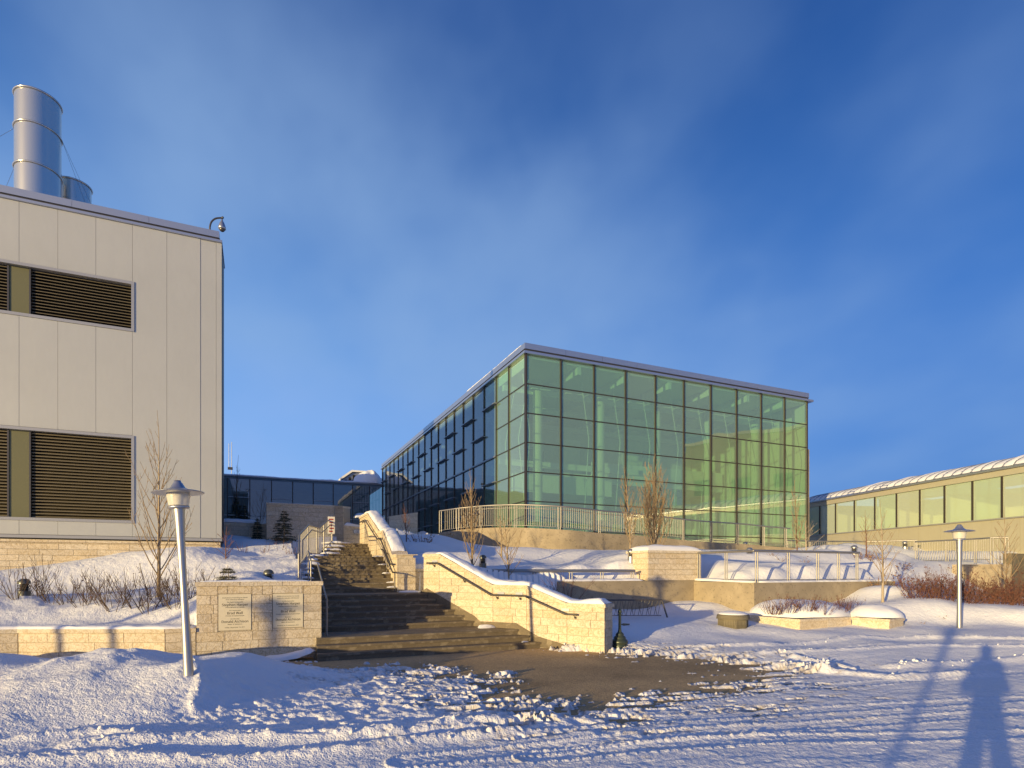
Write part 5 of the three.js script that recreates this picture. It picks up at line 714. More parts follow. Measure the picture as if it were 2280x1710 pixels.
{ const q = (px, py, f, dy = 0) => { const p = at(px, py, f); return [p.x, ground(p.x, p.z) + dy, p.z]; };
  bollard('dark domed bollard light in the planting bed at the left edge', q(54, 1325, 14.3, 0.0), 1.15);
  bollard('dark domed bollard light in shade behind the thick low rail', q(1075, 1270, 19.2, 0.02), 1.05);
  bollard('shiny domed bollard light just left of the stone pier', q(1405, 1262, 22.0, 0.05), 1.1, M.steel);
  bollard('small bollard light beyond the right part of the terrace railing', q(1660, 1200, 33.2, 0.0), 1.1, M.steel);
  bollard('bollard light buried to its dome behind the front railing', q(1669, 1242, 24.5, -0.2), 1.2, M.steel);
  bollard('bollard light by the right end of the front railing', q(1902, 1236, 25.8, -0.05), 1.2, M.steel);
  bollard('bollard light in shade behind the tall right picket railing', q(2015, 1216, 32.5, 0.0), 1.2, M.steel);
  bollard('bollard light nearly covered by snow left of the stairs', q(598, 1274, 16.4, -0.24), 1.2);
}
// ---------------------------------------------------------------- green standpipe, small box, bike rack, litter block, planters
{
  const p = at(1380, 1444, 14.6), t = thing('green_post', 'dark green cast iron post with a bell shaped foot beside the cheek wall', 'post', [p.x, 0.05, p.z]);
  part(t, 'foot', lathe([[0.19, -0.1], [0.20, 0.0], [0.205, 0.04], [0.20, 0.075], [0.175, 0.085], [0.205, 0.12], [0.205, 0.16], [0.19, 0.2], [0.15, 0.22], [0.155, 0.25], [0.13, 0.29], [0.10, 0.31], [0.105, 0.34], [0.085, 0.37], [0.05, 0.40]], 28), M.green);
  part(t, 'stem', lathe([[0.052, 0.38], [0.042, 0.44], [0.036, 0.5], [0.034, 0.82], [0.045, 0.83], [0.045, 0.86], [0.034, 0.87]], 20), M.green); part(t, 'knob', lathe([[0.034, 0.87], [0.05, 0.885], [0.052, 0.93], [0.04, 0.95], [0.042, 0.965], [0.02, 0.985], [0, 0.99]], 18), M.green);
  const q = at(1386, 1400, 16.2), u = thing('utility_box', 'small grey concrete box behind the green post', 'box', [q.x, 0.25, q.z]); part(u, 'body', box(-0.13, 0.13, -0.3, 0.22, -0.12, 0.12), M.concDark); part(u, 'lid', box(-0.15, 0.15, 0.222, 0.26, -0.14, 0.14), M.concDark); u.rotation.y = 0.4;
  // bike rack facing the viewer squarely
  const a = at(1325, 1336, 18.6), b = thing('bike_rack', 'dark steel bike rack with triangular loops against the concrete wall', 'bike rack', [a.x, 0, a.z]); b.rotation.y = -Math.atan2(SN, CS);
  b.rotation.y = -YAW; const W = 2.16, y1 = a.y, y0 = y1 - 0.5;
  part(b, 'frame', merge([cyl(V(0, y1, 0), V(W, y1, 0), 0.024, 0.024, 8), cyl(V(0, y0, 0), V(W - 0.02, y0, 0), 0.012, 0.012, 6), cyl(V(W, y1, 0), V(W + 0.25, y0 - 0.3, 0), 0.026, 0.026, 8), cyl(V(0, y1, 0), V(0.0, y0 - 0.4, 0), 0.026, 0.026, 8), new THREE.SphereGeometry(0.026, 8, 6).translate(W, y1, 0)]), M.darkSteel);
  for (let k = 0; k < 8; k++) { const x = 0.10 + k * 0.256; part(b, 'loop', pipe([V(x, y1, 0), V(x + 0.115, y0, 0), V(x + 0.14, y0, 0), V(x + 0.23, y1, 0)].slice(0, 4), 0.0075, 5), M.darkSteel); part(b, 'loop', pipe([V(x + 0.13, y1, 0.0), V(x + 0.01, y0, 0)], 0.0075, 5), M.darkSteel); }
  // fluted concrete block
  const c = at(1632, 1391, 17.4), k = thing('concrete_seat', 'squat grey octagonal concrete block with fluted sides in the snow', 'seat', [c.x, c.y - 0.02, c.z]);
  k.rotation.y = -YAW + 0.2; part(k, 'body', new THREE.CylinderGeometry(0.43, 0.43, 0.5, 8).rotateY(0.39).translate(0, -0.05, 0), M.concDark); part(k, 'top', merge([new THREE.CylinderGeometry(0.47, 0.485, 0.11, 8).rotateY(0.39).translate(0, 0.255, 0), new THREE.CylinderGeometry(0.44, 0.47, 0.03, 8).rotateY(0.39).translate(0, 0.325, 0)]), M.concDark);
  for (let s = 0; s < 8; s++) for (let f = 0; f < 7; f++) { const an = s * Math.PI / 4, w = (f - 3) * 0.045; part(k, 'flute', box(-0.013, 0.013, -0.25, 0.18, 0.39, 0.412).translate(w, 0, 0).rotateY(an), M.concDark); }
  { const g = new THREE.SphereGeometry(1, 24, 12, 0, 7, 0, Math.PI / 2).scale(0.42, 0.1, 0.42).translate(c.x, c.y + 0.32, c.z); snowOn('seat_snow', g, 'thin rounded snow on the fluted concrete seat'); }
  // faceted stone planters
  const planter = (label, pts, seed, top) => { // front polyline of pixels at one depth each
    const w = pts.map(q => { const v = at(q[0], HY, q[1]); return [v.x, v.z]; }), o = thing('stone_planter', label, 'planter', [w[0][0], 0, w[0][1]]);
    for (let i = 0; i + 1 < w.length; i++) { const m = wallMatrix(w[i], w[i + 1]), L = Math.hypot(w[i + 1][0] - w[i][0], w[i + 1][1] - w[i][1]); const g = prism([[0.003, -0.3], [L - 0.003, -0.3], [L - 0.003, top - 0.003], [0.003, top - 0.003]], -0.36, -0.012 - i * 0.001); g.applyMatrix4(m); wpart(o, 'core', g, M.mortar); stoneFace(o, m, [[[0.003, -0.1], [L - 0.003, -0.1], [L - 0.003, top], [0.003, top]]], { y0: top - 0.7, course: 0.35, seed: seed + i, len: [1.0, 1.6] }); coping(o, m, [[-0.015, top], [L + 0.015, top]], -0.38, 0.03, 0.075, seed + 5, 1.3); }
    return w;
  };
  planter('large faceted stone planter heaped with snow and red shrubs', [[1662, 18.4], [1781, 16.9], [1896, 17.75]], 121, 0.50);
  planter('smaller faceted stone planter under a smooth snow mound', [[1896.5, 17.72], [1980, 16.9], [2012, 17.35]], 127, 0.50);
  const heap = (name, label, px, f, rx, rz, h, base, seed) => { const p = at(px, HY, f), g = new THREE.SphereGeometry(1, 56, 28, 0, Math.PI * 2, 0, Math.PI / 2), q = g.attributes.position; for (let i = 0; i < q.count; i++) { const x = q.getX(i), y = q.getY(i), z = q.getZ(i), n = 0.88 + 0.24 * fbm(x * 1.6 + seed, z * 1.6 + seed, 4), e = Math.pow(Math.max(y, 0), 0.9); q.setXYZ(i, x * rx * (0.94 + 0.06 * n), e * h * n, z * rz * (0.94 + 0.06 * n)); } g.computeVertexNormals(); const uv = g.attributes.uv; for (let i = 0; i < uv.count; i++) uv.setXY(i, q.getX(i), q.getZ(i)); g.rotateY(-YAW); g.translate(p.x, base, p.z); return snowOn(name, g, label); };
  heap('planter_snow', 'deep rounded snow filling the large faceted planter', 1778, 18.95, 1.55, 1.30, 0.55, 0.53, 3);
  heap('planter_snow', 'smooth snow mound filling the smaller faceted planter', 1950, 18.2, 0.74, 0.80, 0.42, 0.53, 8);
}
// ---------------------------------------------------------------- trees and shrubs
function tube(buf, pts, r0, r1, sides = 5) { // tapered tube appended to buffers
  const n = pts.length, up = V(0.31, 0.2, 0.93); let base = buf.p.length / 3;
  for (let i = 0; i < n; i++) { const d = V().subVectors(pts[Math.min(i + 1, n - 1)], pts[Math.max(i - 1, 0)]).normalize(), a = V().crossVectors(d, up).normalize(), b = V().crossVectors(d, a), r = lerp(r0, r1, i / (n - 1)); for (let k = 0; k <= sides; k++) { const t = k / sides * Math.PI * 2, c = Math.cos(t), s = Math.sin(t), nx = a.x * c + b.x * s, ny = a.y * c + b.y * s, nz = a.z * c + b.z * s; buf.p.push(pts[i].x + nx * r, pts[i].y + ny * r, pts[i].z + nz * r); buf.n.push(nx, ny, nz); buf.u.push(k / sides * r0 * 12, i * 0.25); } }
  for (let i = 0; i + 1 < n; i++) for (let k = 0; k < sides; k++) { const a = base + i * (sides + 1) + k, b = a + sides + 1; buf.i.push(a, a + 1, b, a + 1, b + 1, b); }
}
const nb = () => ({ p: [], n: [], u: [], i: [] });
function built(buf) { const g = new THREE.BufferGeometry(); g.setAttribute('position', new THREE.Float32BufferAttribute(buf.p, 3)); g.setAttribute('normal', new THREE.Float32BufferAttribute(buf.n, 3)); g.setAttribute('uv', new THREE.Float32BufferAttribute(buf.u, 2)); g.setIndex(buf.i); return g; }
function leafTo(buf, p, s, r) { const a = V(r() - 0.5, r() - 0.5, r() - 0.5).normalize(), b = V(r() - 0.5, r() - 0.8, r() - 0.5).normalize(), n = V().crossVectors(a, b).normalize(), k = buf.p.length / 3; const q = [p.clone(), p.clone().addScaledVector(a, s * 0.35).addScaledVector(b, s * 0.5), p.clone().addScaledVector(b, s), p.clone().addScaledVector(a, -s * 0.35).addScaledVector(b, s * 0.5).addScaledVector(n, s * 0.15)]; for (const v of q) { buf.p.push(v.x, v.y, v.z); buf.n.push(n.x, n.y, n.z); buf.u.push(0, 0); } buf.i.push(k, k + 1, k + 2, k, k + 2, k + 3); }
function limb(buf, start, dir, L, r0, r, o, level) { // a wandering shoot with side shoots
  const n = Math.max(4, Math.ceil(L / 0.16)), pts = [start.clone()], d = dir.clone().normalize(); let p = start.clone();
  for (let i = 1; i <= n; i++) { d.x += (r() - 0.5) * o.wander; d.z += (r() - 0.5) * o.wander; d.y += (o.rise ?? 0.08) + (r() - 0.5) * o.wander * 0.5; d.normalize(); p = p.clone().addScaledVector(d, L / n); pts.push(p); }
  tube(buf, pts, r0, Math.max(r0 * 0.22, o.tip ?? 0.0022), level ? 4 : 5);
  if (level < o.levels) { const m = Math.round(L * (o.dens ?? 5)); for (let k = 0; k < m; k++) { const f = 0.2 + 0.75 * (k + r()) / m, q = pts[Math.min(n, Math.floor(f * n))], an = r() * 6.283, sp = o.side ?? 0.7, dd = d.clone().multiplyScalar(1).add(V(Math.cos(an) * sp, 0.25 * r(), Math.sin(an) * sp)); limb(buf, q, dd, L * (1 - f * 0.55) * (o.sub ?? 0.45) * (0.6 + 0.7 * r()), Math.max(r0 * (1 - f) * 0.55, (o.tip ?? 0.0022) * 1.3), r, o, level + 1); } }
  if (o.leaf && level >= (o.leafFrom ?? 1)) for (const q of pts) if (r() < o.leaf) leafTo(o.leaves, q, o.leafSize * (0.6 + 0.8 * r()), r);
  return pts;
}
function bareTree(label, base, H, seed, o = {}) {
  const r = rng(seed), t = thing(o.name || 'bare_tree', label, 'tree', base, o.group), tr = nb(), cr = nb(); o = { wander: 0.16, levels: 2, n: 22, spread: 0.45, from: 0.16, len: 0.5, r: 0.045, tip: base[2] < -19 ? 0.0048 : 0.0034, ...o, leaves: nb() };
  const pts = [V(0, -0.3, 0)], d = V(o.lean?.[0] || 0, 1, o.lean?.[1] || 0); let p = pts[0].clone(); const n = 16; for (let i = 1; i <= n; i++) { d.x += (r() - 0.5) * 0.05; d.z += (r() - 0.5) * 0.05; d.normalize(); p = p.clone().addScaledVector(d, (H * 0.82 + 0.3) / n); pts.push(p); }
  tube(tr, pts, o.r, 0.008, 8); limb(cr, pts[n], d, H * 0.18, 0.009, r, o, 1);
  for (let k = 0; k < o.n; k++) { const f = o.from + (0.95 - o.from) * (k + r()) / o.n, a = k * 2.4 + r(), q = pts[Math.floor(f * n)].clone().lerp(pts[Math.min(n, Math.floor(f * n) + 1)], f * n % 1), dd = V(Math.cos(a) * o.spread, 0.85, Math.sin(a) * o.spread), L = H * o.len * (1 - f * 0.72) * (0.7 + 0.5 * r()); limb(cr, q, dd, L, o.r * (1 - f) * 0.30 + 0.0045, r, o, 0); }
  const bk = o.bark || M.bark; part(t, 'trunk', built(tr), bk); part(t, 'crown', built(cr), o.twigMat || M.twig); if (o.leaves.i.length) part(t, 'dried_leaves', built(o.leaves), o.leafMat || M.leafTan);
  return t;
}
function shrub(label, base, seed, o = {}) {
  o = { n: 26, H: 0.8, spread: 0.55, foot: 0.25, levels: 1, wander: 0.2, dens: 4, leaf: 0, leafSize: 0.05, leafMat: M.leafRed, r: 0.007, mat: M.barkRed, ...o, leaves: nb() };
  const r = rng(seed), t = thing(o.name || 'shrub', label, 'shrub', base, o.group), b = nb();
  for (let k = 0; k < o.n; k++) { const a = r() * 6.283, f = Math.sqrt(r()), s = V(Math.cos(a) * f * o.foot * (o.wide || 1), -0.08, Math.sin(a) * f * o.foot), d = V(Math.cos(a) * f * o.spread * (o.wide || 1), 1, Math.sin(a) * f * o.spread); limb(b, s, d, o.H * (0.55 + 0.6 * r()), o.r, r, { ...o, leafFrom: 0 }, 0); }
  const yaw = -YAW; t.rotation.y = yaw; const st = part(t, 'stems', built(b), o.mat); if (o.n < 12) st.userData.kind = 'stuff'; if (o.leaves.i.length) part(t, 'leaves', built(o.leaves), o.leafMat);
  return t;
}
function spruce(label, base, H, R, seed, mat = M.needle) {
  const r = rng(seed), t = thing('spruce', label, 'tree', base), tr = nb(), br = nb(), ne = nb(); tube(tr, [V(0, -0.3, 0), V(0.02, H * 0.5, 0), V(0, H, 0)], 0.05 * H / 2, 0.006, 7);
  const whorls = Math.round(H * 9); for (let w = 0; w < whorls; w++) { const f = (w + r() * 0.4) / whorls, y = H * (0.05 + 0.9 * f), L = R * Math.pow(1 - f, 0.85) * (0.75 + 0.5 * r()) + 0.04, m = 6 + Math.floor(r() * 3); for (let k = 0; k < m; k++) { const a = k / m * 6.283 + w * 1.1 + r() * 0.6, LL = L * (0.6 + 0.6 * r()), pts = []; for (let i = 0; i <= 5; i++) { const s = i / 5; pts.push(V(Math.cos(a) * LL * s, y + LL * (0.30 * s - 0.62 * s * s + 0.25 * s * s * s) + 0.03 * (r() - 0.5), Math.sin(a) * LL * s)); } tube(br, pts, 0.010, 0.003, 3);
    const spray = (q0, q1) => { const N = Math.max(5, Math.round(q0.distanceTo(q1) / 0.006)); for (let j = 0; j < N; j++) { const q = q0.clone().lerp(q1, (j + r()) / N), d = V().subVectors(q1, q0).normalize().multiplyScalar(0.7).add(V(r() - 0.5, r() - 0.35, r() - 0.5).multiplyScalar(1.6)).normalize(), c = V().crossVectors(d, V(r() - 0.5, 1, r() - 0.5)).normalize().multiplyScalar(0.0055), l = 0.045 + 0.035 * r(), b = ne.p.length / 3, e = q.clone().addScaledVector(d, l), nn = V().crossVectors(d, c).normalize(); for (const v of [q.clone().add(c), q.clone().sub(c), e]) { ne.p.push(v.x, v.y, v.z); ne.n.push(nn.x, nn.y, nn.z); ne.u.push(0, 0); } ne.i.push(b, b + 1, b + 2); } };
    spray(pts[1], pts[5]); for (let j = 2; j < 5; j++) for (const sg of [-1, 1]) { const e = pts[j].clone().add(V(Math.cos(a + sg * 0.9), -0.08, Math.sin(a + sg * 0.9)).multiplyScalar(LL * 0.34 * (1.2 - j / 6))); spray(pts[j], e); } } }
  part(t, 'trunk', built(tr), M.bark); part(t, 'branches', built(br), M.bark); part(t, 'needles', built(ne), mat); return t;
}
{
  const q = (px, py, f, dy = 0) => { const p = at(px, py, f); return [p.x, ground(p.x, p.z) + dy, p.z]; };
  const hTo = (b, py, f) => EYE + (HY - py) / FL * f - b[1];
  let b;
  const ord = ['first', 'second', 'third', 'fourth', 'fifth', 'sixth', 'seventh', 'eighth', 'ninth', 'tenth', 'eleventh', 'twelfth', 'thirteenth', 'fourteenth', 'fifteenth', 'sixteenth', 'seventeenth', 'last'], rank = (list, k) => ord[list.map((p, i) => [p[0], i]).sort((a, b) => a[0] - b[0]).findIndex(p => p[1] === k)];
  // columnar trees
  b = q(353, 1345, 14.6); bareTree('tall bare tree behind the leaning lamp post before the panelled building', b, hTo(b, 915, 14.6), 11, { name: 'columnar_tree', n: 26, spread: 0.62, len: 0.46, from: 0.15, r: 0.052, levels: 2, dens: 2.6, rise: 0.10, side: 0.75, leaf: 0.012, leafSize: 0.045, leafFrom: 1 });
  b = q(1052, 1264, 18.6); bareTree('slender bare tree right of the upper stairs with upswept twigs', b, hTo(b, 1043, 18.6), 12, { name: 'columnar_tree', n: 40, spread: 0.62, len: 0.46, from: 0.10, r: 0.042, rise: 0.15, dens: 3.6, side: 0.6, bark: M.bark });
  b = q(1133, 1264, 18.9); bareTree('low bushy bare tree in front of the curved terrace wall', b, hTo(b, 1135, 18.9), 13, { name: 'columnar_tree', n: 22, spread: 0.8, len: 0.6, from: 0.08, r: 0.032, rise: 0.09, dens: 4 });
  b = q(1117, 1243, 21.6); bareTree('small open bare tree casting its shadow on the curved terrace wall', b, hTo(b, 1125, 21.6), 14, { n: 12, spread: 0.95, len: 0.55, from: 0.3, r: 0.04, rise: 0.05, dens: 3, levels: 1 });
  b = q(1404, 1231, 22.9); bareTree('left one of two tall bare trees by the stone pier', b, hTo(b, 1035, 22.9), 15, { name: 'columnar_tree', n: 34, spread: 0.62, len: 0.46, from: 0.18, r: 0.036, rise: 0.17, dens: 3.6, side: 0.55, leaf: 0.014, leafSize: 0.05 });
  b = q(1457, 1216, 24.4); bareTree('right one of two tall bare trees by the stone pier, the denser', b, hTo(b, 1005, 24.4), 16, { name: 'columnar_tree', n: 66, spread: 0.85, len: 0.55, from: 0.06, r: 0.042, rise: 0.18, dens: 4, side: 0.55, leaf: 0.012, leafSize: 0.05 });
  b = q(1775, 1226, 27.5); bareTree('thin reddish tree before the right corner of the glass building', b, hTo(b, 1068, 27.5), 17, { name: 'columnar_tree', n: 24, spread: 0.5, len: 0.4, from: 0.1, r: 0.03, rise: 0.14, dens: 3.2, side: 0.5, bark: M.barkRed, twigMat: M.twig });
  b = q(1795, 1228, 26.5); bareTree('low pale many-branched tree before the glass building corner', b, hTo(b, 1150, 26.5), 18, { n: 16, spread: 1.2, len: 0.95, from: 0.05, r: 0.035, rise: 0.02, dens: 2.2, levels: 1, bark: M.barkPale, twigMat: M.barkPale });
  b = q(1966, 1337, 19.4); bareTree('young bare tree on the snowy slope left of the red bushes', b, hTo(b, 1112, 19.4), 19, { n: 20, spread: 0.75, len: 0.42, from: 0.22, r: 0.05, rise: 0.06, dens: 3, levels: 1, bark: M.barkPale });
  b = q(1929, 1252, 25.5); bareTree('small reddish tree behind the right end of the front railing', b, hTo(b, 1135, 25.5), 20, { n: 14, spread: 0.6, len: 0.55, from: 0.3, r: 0.035, rise: 0.1, dens: 3, levels: 1, bark: M.barkRed, leaf: 0.012, leafSize: 0.06 });
  b = q(2238, 1305, 20.5); bareTree('bare tree at the right edge beside the picket railing', b, hTo(b, 1128, 20.5), 21, { n: 22, spread: 0.7, len: 0.45, from: 0.2, r: 0.048, rise: 0.07, dens: 3, levels: 1, bark: M.barkPale });
  b = q(905, 1207, 23.2); bareTree('tiny bare tree on the snow beside the upper stair wall', b, hTo(b, 1120, 23.2), 22, { n: 16, spread: 0.55, len: 0.5, from: 0.3, r: 0.028, dens: 3, levels: 1, bark: M.barkRed, twigMat: M.barkRed });
  b = q(503, 1258, 18.5); bareTree('small spreading bare tree at the corner of the panelled building', b, hTo(b, 1170, 18.5), 23, { n: 14, spread: 0.95, len: 0.7, from: 0.25, r: 0.024, rise: 0.03, dens: 3, levels: 1, bark: M.barkRed, twigMat: M.barkRed });
  b = q(527, 1155, 29.5); b[1] = 4.0; bareTree('slim bare tree in the shaded court beyond the panelled building', b, hTo(b, 1012, 29.5), 24, { name: 'columnar_tree', n: 18, spread: 0.3, len: 0.4, from: 0.2, r: 0.03, rise: 0.15, dens: 3, levels: 1, bark: M.barkDark, twigMat: M.barkDark });
  b = q(578, 1150, 29.5); b[1] = 4.0; bareTree('bare sapling in the shaded court before the glazed link', b, hTo(b, 1075, 29.5), 26, { n: 12, spread: 0.7, len: 0.6, from: 0.2, r: 0.022, dens: 3, levels: 1, bark: M.barkDark, twigMat: M.barkDark });
  // conifers
  b = q(632, 1220, 24.2); b[1] -= 0.05; spruce('young dark spruce in front of the tall stone wall', b, hTo(b, 1131, 24.2), 0.62, 41);
  b = q(573, 1192, 25.8); spruce('small shaded spruce against the dark planting bed wall', b, hTo(b, 1152, 25.8), 0.3, 42);
  b = q(526, 1155, 28.6); b[1] = 4.0; spruce('taller of two shaded bushes of needles above the planting bed wall', b, hTo(b, 1105, 28.6), 0.6, 43);
  b = q(545, 1155, 28.6); b[1] = 4.0; spruce('shorter of two shaded bushes of needles above the planting bed wall', b, hTo(b, 1122, 28.6), 0.5, 44);
  b = q(507, 1292, 15.2); b[1] -= 0.04; spruce('tiny sunlit spruce poking from the snow behind the inscribed wall', b, hTo(b, 1258, 15.2), 0.3, 45, M.needleTan);
  // thin shrubs in the planting bed on the left
  const bed = [[38, 1332, 14, 0.62], [85, 1318, 14.4, 0.85], [118, 1326, 14.2, 0.55], [150, 1332, 14.1, 0.60], [185, 1345, 13.7, 0.62], [205, 1330, 14.3, 0.62], [232, 1345, 13.7, 0.60], [255, 1352, 13.5, 0.62], [278, 1340, 14, 0.64], [305, 1352, 13.6, 0.62], [330, 1362, 13.4, 0.55], [370, 1352, 13.7, 0.66], [392, 1362, 13.5, 0.60], [418, 1352, 13.7, 0.66], [345, 1338, 14.3, 0.62], [428, 1338, 14.2, 0.6], [400, 1330, 14.8, 0.55], [462, 1300, 15.6, 0.4]];
  bed.forEach(([px, py, f, H], k) => shrub(`thin bare shrub in the bed above the low wall, ${rank(bed, k)} from the left`, q(px, py, f, 0.03), 200 + k, { H: H * 1.4, n: 10, spread: 0.85, foot: 0.14, dens: 4, levels: 1, wander: 0.2, r: 0.0075, tip: 0.0034, leaf: 0.025, leafSize: 0.05, mat: M.barkDark, group: 'thin bare shrubs in the bed above the low wall' }));
  const lows = [[545, 1232, 21], [590, 1232, 21.3], [625, 1228, 21.6], [650, 1232, 21]]; lows.forEach(([px, py, f], k) => shrub(`low thin red shrub in the snow left of the stairs, ${rank(lows, k)} from the left`, q(px, py, f), 230 + k, { H: 0.45, n: 7, spread: 0.6, foot: 0.2, leaf: 0.08, leafSize: 0.06, mat: M.barkRed, group: 'low thin shrubs in the shade left of the stairs' }));
  shrub('dark twiggy shrub behind the stair guard rail', q(680, 1204, 23.4), 240, { H: 0.6, n: 26, spread: 0.9, foot: 0.35, mat: M.barkDark });
  shrub('leafy tan shrub on the snow before the terrace railing', q(940, 1204, 23.6), 241, { H: 0.55, n: 20, spread: 1.1, foot: 0.25, wide: 1.6, leaf: 0.35, leafSize: 0.07, leafMat: M.leafTan });
  shrub('low tan shrub at the left end of the curved terrace wall', q(985, 1190, 27), 242, { H: 0.45, n: 16, spread: 1.1, foot: 0.25, wide: 1.4, leaf: 0.3, leafSize: 0.07, leafMat: M.leafTan });
  shrub('bare arching shrub behind the snowy cheek wall', q(1262, 1328, 17.2), 243, { H: 1.05, n: 16, spread: 0.75, foot: 0.3, wander: 0.3, rise: 0.0, leaf: 0.03, leafSize: 0.05, mat: M.barkRed });
  shrub('dark twigs with dead leaves hanging over the snowy cheek wall', q(1225, 1312, 17.3), 244, { H: 0.45, n: 14, spread: 0.9, foot: 0.3, leaf: 0.12, leafSize: 0.05 });
  shrub('bright red-brown shrub by the end of the cheek wall', q(1338, 1345, 17.6), 245, { H: 0.55, n: 22, spread: 0.8, foot: 0.22, leaf: 0.25, leafSize: 0.05, mat: S({ color: rgb(0.26, 0.085, 0.035), roughness: 0.8 }) });
  for (const [px, py, f, k] of [[1300, 1294, 20.1, 0], [1360, 1289, 20.7, 1], [1410, 1287, 20.9, 2]]) shrub(`low dead plant under the thick low rail, ${ord[k]} from the left`, q(px, py, f), 250 + k, { H: 0.22, n: 12, spread: 1.2, foot: 0.3, wide: 1.8, leaf: 0.2, leafSize: 0.05, group: 'low dead plants under the thick low rail' });
  const plant = [[1720, 1342, 18.0, 0], [1757, 1346, 17.9, 1], [1795, 1350, 17.9, 2], [1832, 1352, 17.9, 3], [1868, 1344, 18.2, 4], [1740, 1335, 18.6, 5], [1812, 1338, 18.6, 6], [1885, 1332, 18.9, 7]]; for (const [px, py, f, k] of plant) { const c = q(px, py, f); c[1] = 0.72 + 0.12 * (k % 3) / 2; shrub(`rusty twiggy shrub in the snow of the large planter, ${rank(plant, k)} from the left`, c, 260 + k, { H: 0.5, n: 30, spread: 1.0, foot: 0.28, leaf: 0.28, leafSize: 0.038, dens: 5, r: 0.005, group: 'rusty shrubs in the large planter' }); }
  const red = [[2045, 1328, 19.3, 0.75], [2080, 1330, 19.3, 0.95], [2115, 1334, 19.2, 1.0], [2075, 1312, 20.4, 1.1], [2115, 1312, 20.6, 1.15], [2150, 1338, 19.1, 0.95], [2155, 1315, 20.3, 1.05], [2188, 1338, 19.1, 0.85], [2195, 1318, 20.3, 1.0], [2225, 1345, 18.9, 0.8], [2235, 1325, 19.8, 1.0], [2262, 1345, 18.9, 0.85], [2268, 1322, 19.9, 1.15], [2275, 1300, 21, 1.3], [2025, 1312, 20.4, 0.6]];
  red.forEach(([px, py, f, H], k) => shrub(`dense rust red leafy bush behind the upright lamp post, ${rank(red, k)} from the left`, q(px, py, f), 280 + k, { H: H * 0.95, n: 40, spread: 0.95, foot: 0.35, wander: 0.3, leaf: 0.30, leafSize: 0.058, dens: 4, r: 0.0065 }));
  const low = [[1958, 1292, 21.3], [1930, 1262, 24.6], [1990, 1266, 23.6], [2002, 1258, 24.2], [1915, 1258, 25]]; low.forEach(([px, py, f], k) => shrub(`low tan leafy shrub in the snow right of the front railing, ${rank(low, k)} from the left`, q(px, py, f), 300 + k, { H: 0.42, n: 16, spread: 1.1, foot: 0.3, wide: 1.3, leaf: 0.35, leafSize: 0.06, leafMat: M.leafTan, group: 'low tan shrubs right of the front railing' }));
  const stalks = [[2022, 1322, 20], [2050, 1388, 17.6], [2100, 1368, 18], [2075, 1345, 18.9], [1745, 1248, 23.5], [1790, 1245, 23.6], [1720, 1246, 24]]; stalks.forEach(([px, py, f], k) => shrub(`few dead stalks in the snow on the right slope, ${rank(stalks, k)} from the left`, q(px, py, f), 310 + k, { H: 0.16 + (k > 3 ? 0.2 : 0), n: 8, spread: 1.2, foot: 0.06, wide: 1.5, leaf: 0.2, leafSize: 0.045, mat: M.twig, group: 'dead stalks in the snow on the right slope' }));
}
// ---------------------------------------------------------------- loose snow lumps along the plough ridges
{
  const r = rng(900), g = new THREE.IcosahedronGeometry(1, 1), q = g.attributes.position; { const seen = {}; for (let i = 0; i < q.count; i++) { const k = [q.getX(i), q.getY(i), q.getZ(i)].map(v => v.toFixed(3)).join(); const f = seen[k] ??= 0.75 + 0.45 * hash2(Object.keys(seen).length, 5); q.setXYZ(i, q.getX(i) * f, q.getY(i) * f, q.getZ(i) * f); } g.computeVertexNormals(); }
  const N = 420, im = new THREE.InstancedMesh(g, M.snowSoft, N), m = new THREE.Matrix4(), e = new THREE.Euler(); let n = 0;
  while (n < N) { const rd = ridges[Math.floor(r() * ridges.length)], i = Math.floor(r() * (rd.q.length - 1)), t = r(), w = rd.w * 1.4 * (r() + r() - 1), x = lerp(rd.q[i][0], rd.q[i + 1][0], t) + w * (r() - 0.5) * 3, z = lerp(rd.q[i][1], rd.q[i + 1][1], t) + w; const s = (0.004 + 0.022 * Math.pow(r(), 4)) * (1 + rd.h * 3); m.compose(V(x, ground(x, z) + s * 0.4, z), new THREE.Quaternion().setFromEuler(e.set(r() * 6, r() * 6, r() * 6)), V(s * (0.8 + 0.6 * r()), s * 0.8, s)); im.setMatrixAt(n++, m); }
  im.name = 'snow_lumps'; sh(im); tag(im, 'small loose lumps of snow scattered along the ridges left by ploughs', 'snow', null, 'stuff'); scene.add(im);
}
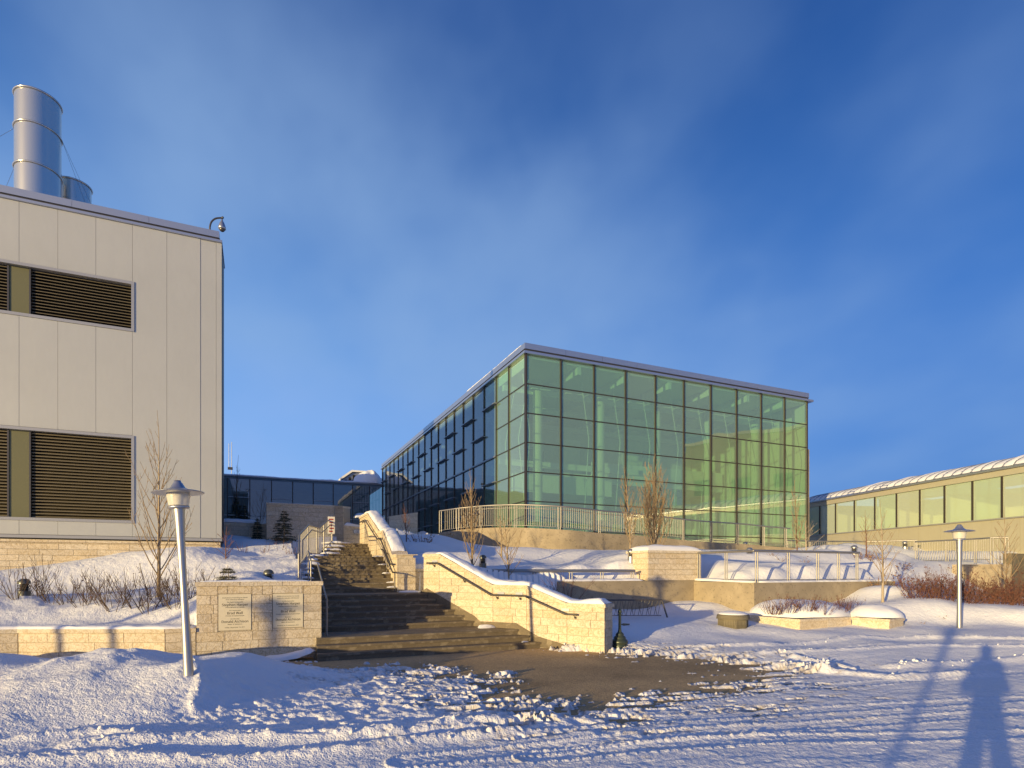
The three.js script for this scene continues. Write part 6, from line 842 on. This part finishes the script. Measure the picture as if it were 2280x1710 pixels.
// ---------------------------------------------------------------- outside the frame: the photographer, and the buildings mirrored in the glass
{
  const bones = [[0, 1.62, 0, 0, 1.66, 0, 0.115, 0.12], [0, 1.44, 0, 0, 1.6, 0, 0.07, 0.075], [0, 1.05, 0, 0, 1.36, 0, 0.165, 0.18], [0, 0.99, 0, 0, 1.08, 0, 0.15, 0.16], [-0.2, 1.38, 0, 0.2, 1.38, 0, 0.095, 0.095]];
  for (const s of [-1, 1]) bones.push([s * 0.10, 0.92, 0, s * 0.19, 0.5, 0.02, 0.10, 0.075], [s * 0.19, 0.5, 0.02, s * 0.27, 0.08, -0.02, 0.07, 0.05], [s * 0.27, 0.05, -0.05, s * 0.29, 0.04, 0.14, 0.05, 0.04], [s * 0.22, 1.38, 0, s * 0.3, 1.12, 0.02, 0.08, 0.06], [s * 0.3, 1.12, 0.02, s * 0.16, 1.12, 0.25, 0.06, 0.045], [s * 0.16, 1.12, 0.25, s * 0.10, 1.16, 0.33, 0.045, 0.04]);
  const res = 72, mc = new MarchingCubes(res, M.coat, false, false, 60000), half = 0.95; mc.isolation = 0;
  for (let k = 0; k < res; k++) for (let j = 0; j < res; j++) for (let i = 0; i < res; i++) { const x = (i / res * 2 - 1) * half, y = (j / res * 2 - 1) * half + 0.9, z = (k / res * 2 - 1) * half; let s = 0; for (const [ax, ay, az, bx, by, bz, r0, r1] of bones) { const ex = bx - ax, ey = by - ay, ez = bz - az, t = clamp(((x - ax) * ex + (y - ay) * ey + (z - az) * ez) / (ex * ex + ey * ey + ez * ez), 0, 1), d = Math.hypot(x - ax - ex * t, y - ay - ey * t, z - az - ez * t) - lerp(r0, r1, t); s += Math.exp(-d * 60); } mc.field[i + j * res + k * res * res] = Math.log(s) / 60; }
  mc.update(); const cnt = mc.count ?? mc.geometry.drawRange.count, g = new THREE.BufferGeometry(); g.setAttribute('position', new THREE.Float32BufferAttribute(Array.from(mc.positionArray.slice(0, cnt * 3)), 3)); g.setAttribute('normal', new THREE.Float32BufferAttribute(Array.from(mc.normalArray.slice(0, cnt * 3)), 3)); g.scale(half, half, half); g.translate(0, 0.9, 0);
  const [x, z] = toW(-0.42, -0.52), p = thing('person', 'person in a dark winter coat whose long shadow falls on the snow', 'person', [x, 0.02, z]); p.rotation.y = Math.PI - YAW; p.scale.setScalar(1.1); part(p, 'body', g, M.coat);
}
{
  const place = (name, label, px, f, w, d, h, seed, storeys) => { const c = toW(px, f), b = thing(name, label, 'building', [c[0], 0, c[1]]); part(b, 'wall', box(-w / 2, w / 2, -0.5, h, -d / 2, d / 2), M.tan); part(b, 'roof', box(-w / 2 - 0.3, w / 2 + 0.3, h + 0.003, h + 0.5, -d / 2 - 0.3, d / 2 + 0.3), M.trim); const g = new THREE.BoxGeometry(0.08, 1.9, 2.4), n = Math.floor(d / 5); for (let s = 0; s < storeys; s++) for (let k = 0; k < n; k++) { const m = part(b, 'window', g, M.black); m.position.set(-w / 2 - 0.02, 2.2 + s * 3.8, -d / 2 + (k + 0.5) * d / n); } return b; };
  const b1 = place('campus_building', 'tan building out of view that is mirrored in the right glass front', 0, 30, 14, 43, 20, 1, 4); { const [x, z] = toW(63.2, 34); b1.position.set(x, 0, z); b1.rotation.y = -YAW; }
}
renderer.render(scene, camera);
